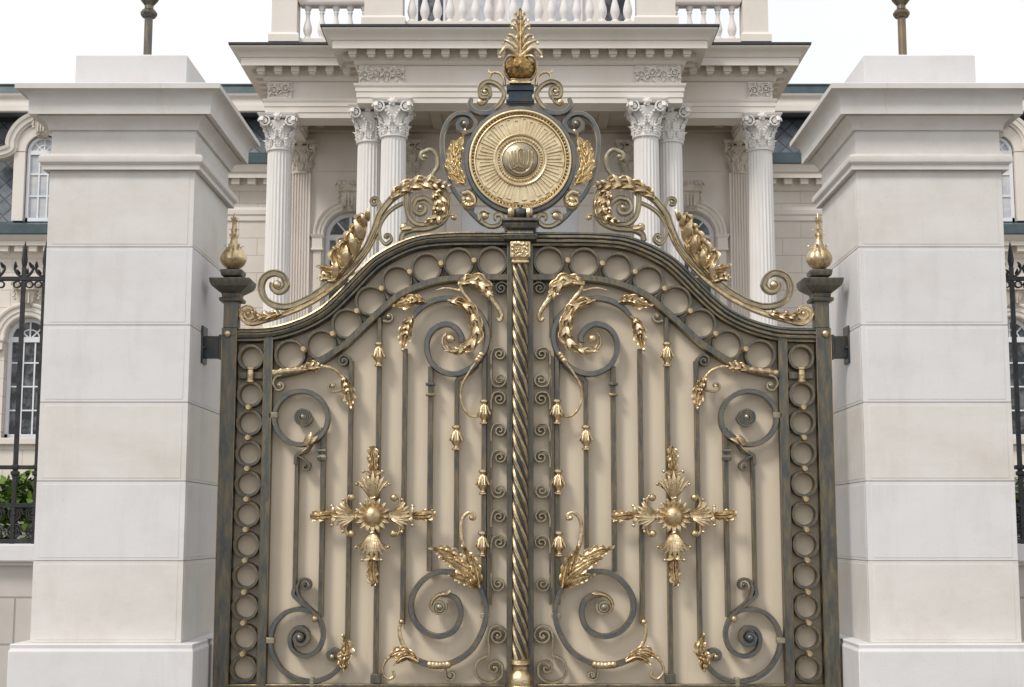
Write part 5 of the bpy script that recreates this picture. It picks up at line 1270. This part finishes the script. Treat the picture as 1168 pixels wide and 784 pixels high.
# side runs of balustrade going back along the terrace are hidden by the cornice
# attic storey behind the central balustrade
zr0 = zb1 - .3
MB().box(-x_in - .2, x_in + .2, YWL + .6, YWL + 5, zr0, zr0 + 5).build('attic_storey', 'facade', man, smooth=0)
for k in range(5):
    x = (-2 + k) * 1.1 + .05; fr = MB().box(x - .36, x + .36, YWL + .5, YWL + .62, zr0 + .5, zr0 + 3).build('window', 'white_paint', man, bevel=.01)
    MB().box(x - .30, x + .30, YWL + .49, YWL + .52, zr0 + .56, zr0 + 2.9).build('pane', 'glass' if k in (0, 4) else 'glass_pale', fr, smooth=0)
MB().box(-xc3, xc3, yf3, YWL + 3, zz(52, yf3), zz(52, yf3) + .06).build('terrace_roof', 'gutter', man, smooth=0)

# ---- wings
YG = YWG
def z_(py, o=0): return zz(py, YG - o)
for sg in (-1, 1):
    xi0 = xc3 - .8; xi1 = xx(593 + 470, YG, 300); xo1 = xi1 + 9
    a, b = sorted((sg * xi0, sg * xi1))
    # inner section: full wall, high cornice, strip of slate, upper cornice
    wall('wing_wall', a, b, 0, z_(215), YG, [])
    MB().mould([(0, z_(253)), (.04, z_(252)), (.04, z_(247)), (.07, z_(245)), (.07, z_(240)), (.02, z_(238)), (0, z_(236))], a, b, YG, YG + 3).build('string_course', 'facade', man, smooth=25)
    mb = MB().mould([(0, z_(219)), (.06, z_(218)), (.10, z_(215)), (.12, z_(214)), (.12, z_(203.5, .1)), (.42, z_(203, .42)), (.42, z_(197.5, .42)), (.46, z_(196, .46)), (.52, z_(190, .52)), (.55, z_(187, .55)), (0, z_(186, .3))], a, b, YG, YG + 3)
    n = int((b - a) / .38)
    for i in range(n + 1): x = a + (b - a) * i / n; mb.box(x - .1, x + .1, YG - .34, YG - .1, z_(210, .3), z_(203, .3))
    mb.build('wing_cornice', 'facade', man, smooth=25)
    MB().mould([(.56, z_(187, .56)), (.58, z_(186, .56)), (.58, z_(176, .56)), (.5, z_(175, .5)), (0, z_(174, .0))], a, b, YG, YG + 3).build('flashing', 'copper', man)
    MB().rings([[(a, YG - .05, z_(177)), (b, YG - .05, z_(177)), (b, YG + 3, z_(177)), (a, YG + 3, z_(177))], [(a, YG + .25, z_(128)), (b, YG + .25, z_(128)), (b, YG + 3, z_(128)), (a, YG + 3, z_(128))]]).build('mansard_roof', 'slate', man, smooth=0)
    # outer section: dormer mansard and arched windows
    a2, b2 = sorted((sg * xi1, sg * xo1))
    xwn = sg * xx(593 + 564, YG + .0, 430); hwn = 24.5 / FPX * (YG + 11.5) * 1.02
    zsp = z_(386); zsl = z_(500)
    ops = [(xwn, hwn, zsl, zsp), (xwn + sg * 2.6, hwn, zsl, zsp), (xwn + sg * 5.2, hwn, zsl, zsp)]
    wall('wing_wall', a2, b2, 0, z_(290), YG - .02, ops)
    for o in ops:
        window(o[0], o[1], o[2], o[3], YG - .02, rows=4, colsn=3, wd=.11)
        archivolt(o[0], o[1], o[3], YG - .02, .34, .12)
        keystone(o[0], z_(352), z_(322), YG - .02, .13, .30)
        MB().box(o[0] - hwn - .2, o[0] + hwn + .2, YG - .17, YG + .2, zsl - .16, zsl).build('sill', 'facade', man, bevel=.015)
        for k in (-1, 1): x = o[0] + k * (hwn + .17); MB().mould([(.15, zsp - .3), (.15, zsp - .12), (.19, zsp - .08), (.19, zsp)], x, x, YG, YG).build('impost', 'facade', man)
    mb = MB().mould([(0, z_(296)), (.05, z_(295)), (.10, z_(292)), (.12, z_(290)), (.12, z_(281, .1)), (.40, z_(280, .4)), (.40, z_(275, .4)), (.46, z_(273, .46)), (.52, z_(269, .52)), (.55, z_(267.5, .55)), (0, z_(266, .3))], a2, b2, YG, YG + 3)
    n = int((b2 - a2) / .36)
    for i in range(n + 1): x = a2 + (b2 - a2) * i / n; mb.box(x - .10, x + .10, YG - .34, YG - .1, z_(287, .3), z_(280, .3))
    mb.build('wing_cornice', 'facade', man, smooth=25)
    MB().mould([(.56, z_(267.5, .56)), (.58, z_(266.5, .56)), (.58, z_(256, .56)), (.5, z_(255, .5)), (0, z_(253, .0))], a2, b2, YG, YG + 3).build('flashing', 'copper', man)
    MB().rings([[(a2, YG - .05, z_(256)), (b2, YG - .05, z_(256)), (b2, YG + 3, z_(256)), (a2, YG + 3, z_(256))], [(a2, YG + .45, z_(128)), (b2, YG + .45, z_(128)), (b2, YG + 3, z_(128)), (a2, YG + 3, z_(128))]]).build('mansard_roof', 'slate', man, smooth=0)
    xd = sg * xx(593 + 545, YG - .3, 200); hd_ = 19 / FPX * (YG + 11.2) * 1.03; zds = zz(173, YG - .3); zdb = zz(252, YG - .3)
    for q in (0, 1, 2):
        xq = xd + sg * q * 3.0
        mb = MB()
        # dormer front: jambs and arch
        for k in (-1, 1): mb.box(xq + k * (hd_ + .02), xq + k * (hd_ + .30), YG - .32, YG + .6, zdb, zds - .02)
        A = arch_pts(xq, hd_ + .02, zds, 16); O = [(xq - (hd_ + .30) * math.cos(PI * i / 16), zds + (hd_ + .30) * math.sin(PI * i / 16)) for i in range(17)]
        rs3 = [[(ax_, YG - .32, az_), (ax_, YG + .7, az_), (bx_, YG + .7, bz_), (bx_, YG - .32, bz_)] for (ax_, az_), (bx_, bz_) in zip(A, O)]
        mb.rings(rs3)
        dm = mb.build('dormer', 'facade', man, origin=(xq, YG, zdb), smooth=30)
        mb = MB(); path = [Vector((xq - hd_ - .95, zds - .08)), Vector((xq - hd_ - .6, zds - .06)), Vector((xq - hd_ - .36, zds + .05))] + [Vector((xq - (hd_ + .36) * math.cos(PI * i / 20), zds + .1 + (hd_ + .36) * math.sin(PI * i / 20))) for i in range(1, 20)] + [Vector((xq + hd_ + .36, zds + .05)), Vector((xq + hd_ + .6, zds - .06)), Vector((xq + hd_ + .95, zds - .08))]
        sweep(mb, cr(path, 3), .13, YG - .25, .22, [(-1, 1), (-1, -.5), (-.6, -.6), (-.5, -.8), (.2, -.85), (.4, -1), (1, -1.1), (1, 1)], [0] * 8, mapped=True); mb.build('hood_mould', 'facade', dm, smooth=30)
        k_ = keystone(xq, zds + hd_ - .08, zds + hd_ + .62, YG - .35, .12, .2)
        window(xq, hd_, zdb, zds, YG - .3, 'glass_pale', rows=3, colsn=3, dep=.12, wd=.09)
    # upper cornice, gutter and ridge band over both sections
    a3, b3 = sorted((sg * xi0, sg * xo1))
    MB().mould([(0.0, z_(134)), (.30, z_(133, .3)), (.36, z_(130, .3)), (.36, z_(129, .3))], a3, b3, YG, YG + 4).build('eaves_gutter', 'gutter', man)
    MB().mould([(.30, z_(129, .3)), (.34, z_(127, .3)), (.34, z_(120, .3)), (.30, z_(119.5, .3)), (.30, z_(113, .3)), (.38, z_(110, .3)), (.40, z_(108, .3)), (.1, z_(107.5, .3))], a3, b3, YG, YG + 4).build('eaves_cornice', 'facade', man, smooth=25)
    mb = MB().mould([(.34, z_(108, .3)), (.30, z_(98.5, .3)), (.33, z_(97.5, .3)), (.33, z_(96, .3)), (.0, z_(95.5, .3))], a3, b3, YG, YG + 4)
    mb.build('ridge_flashing', 'copper', man)
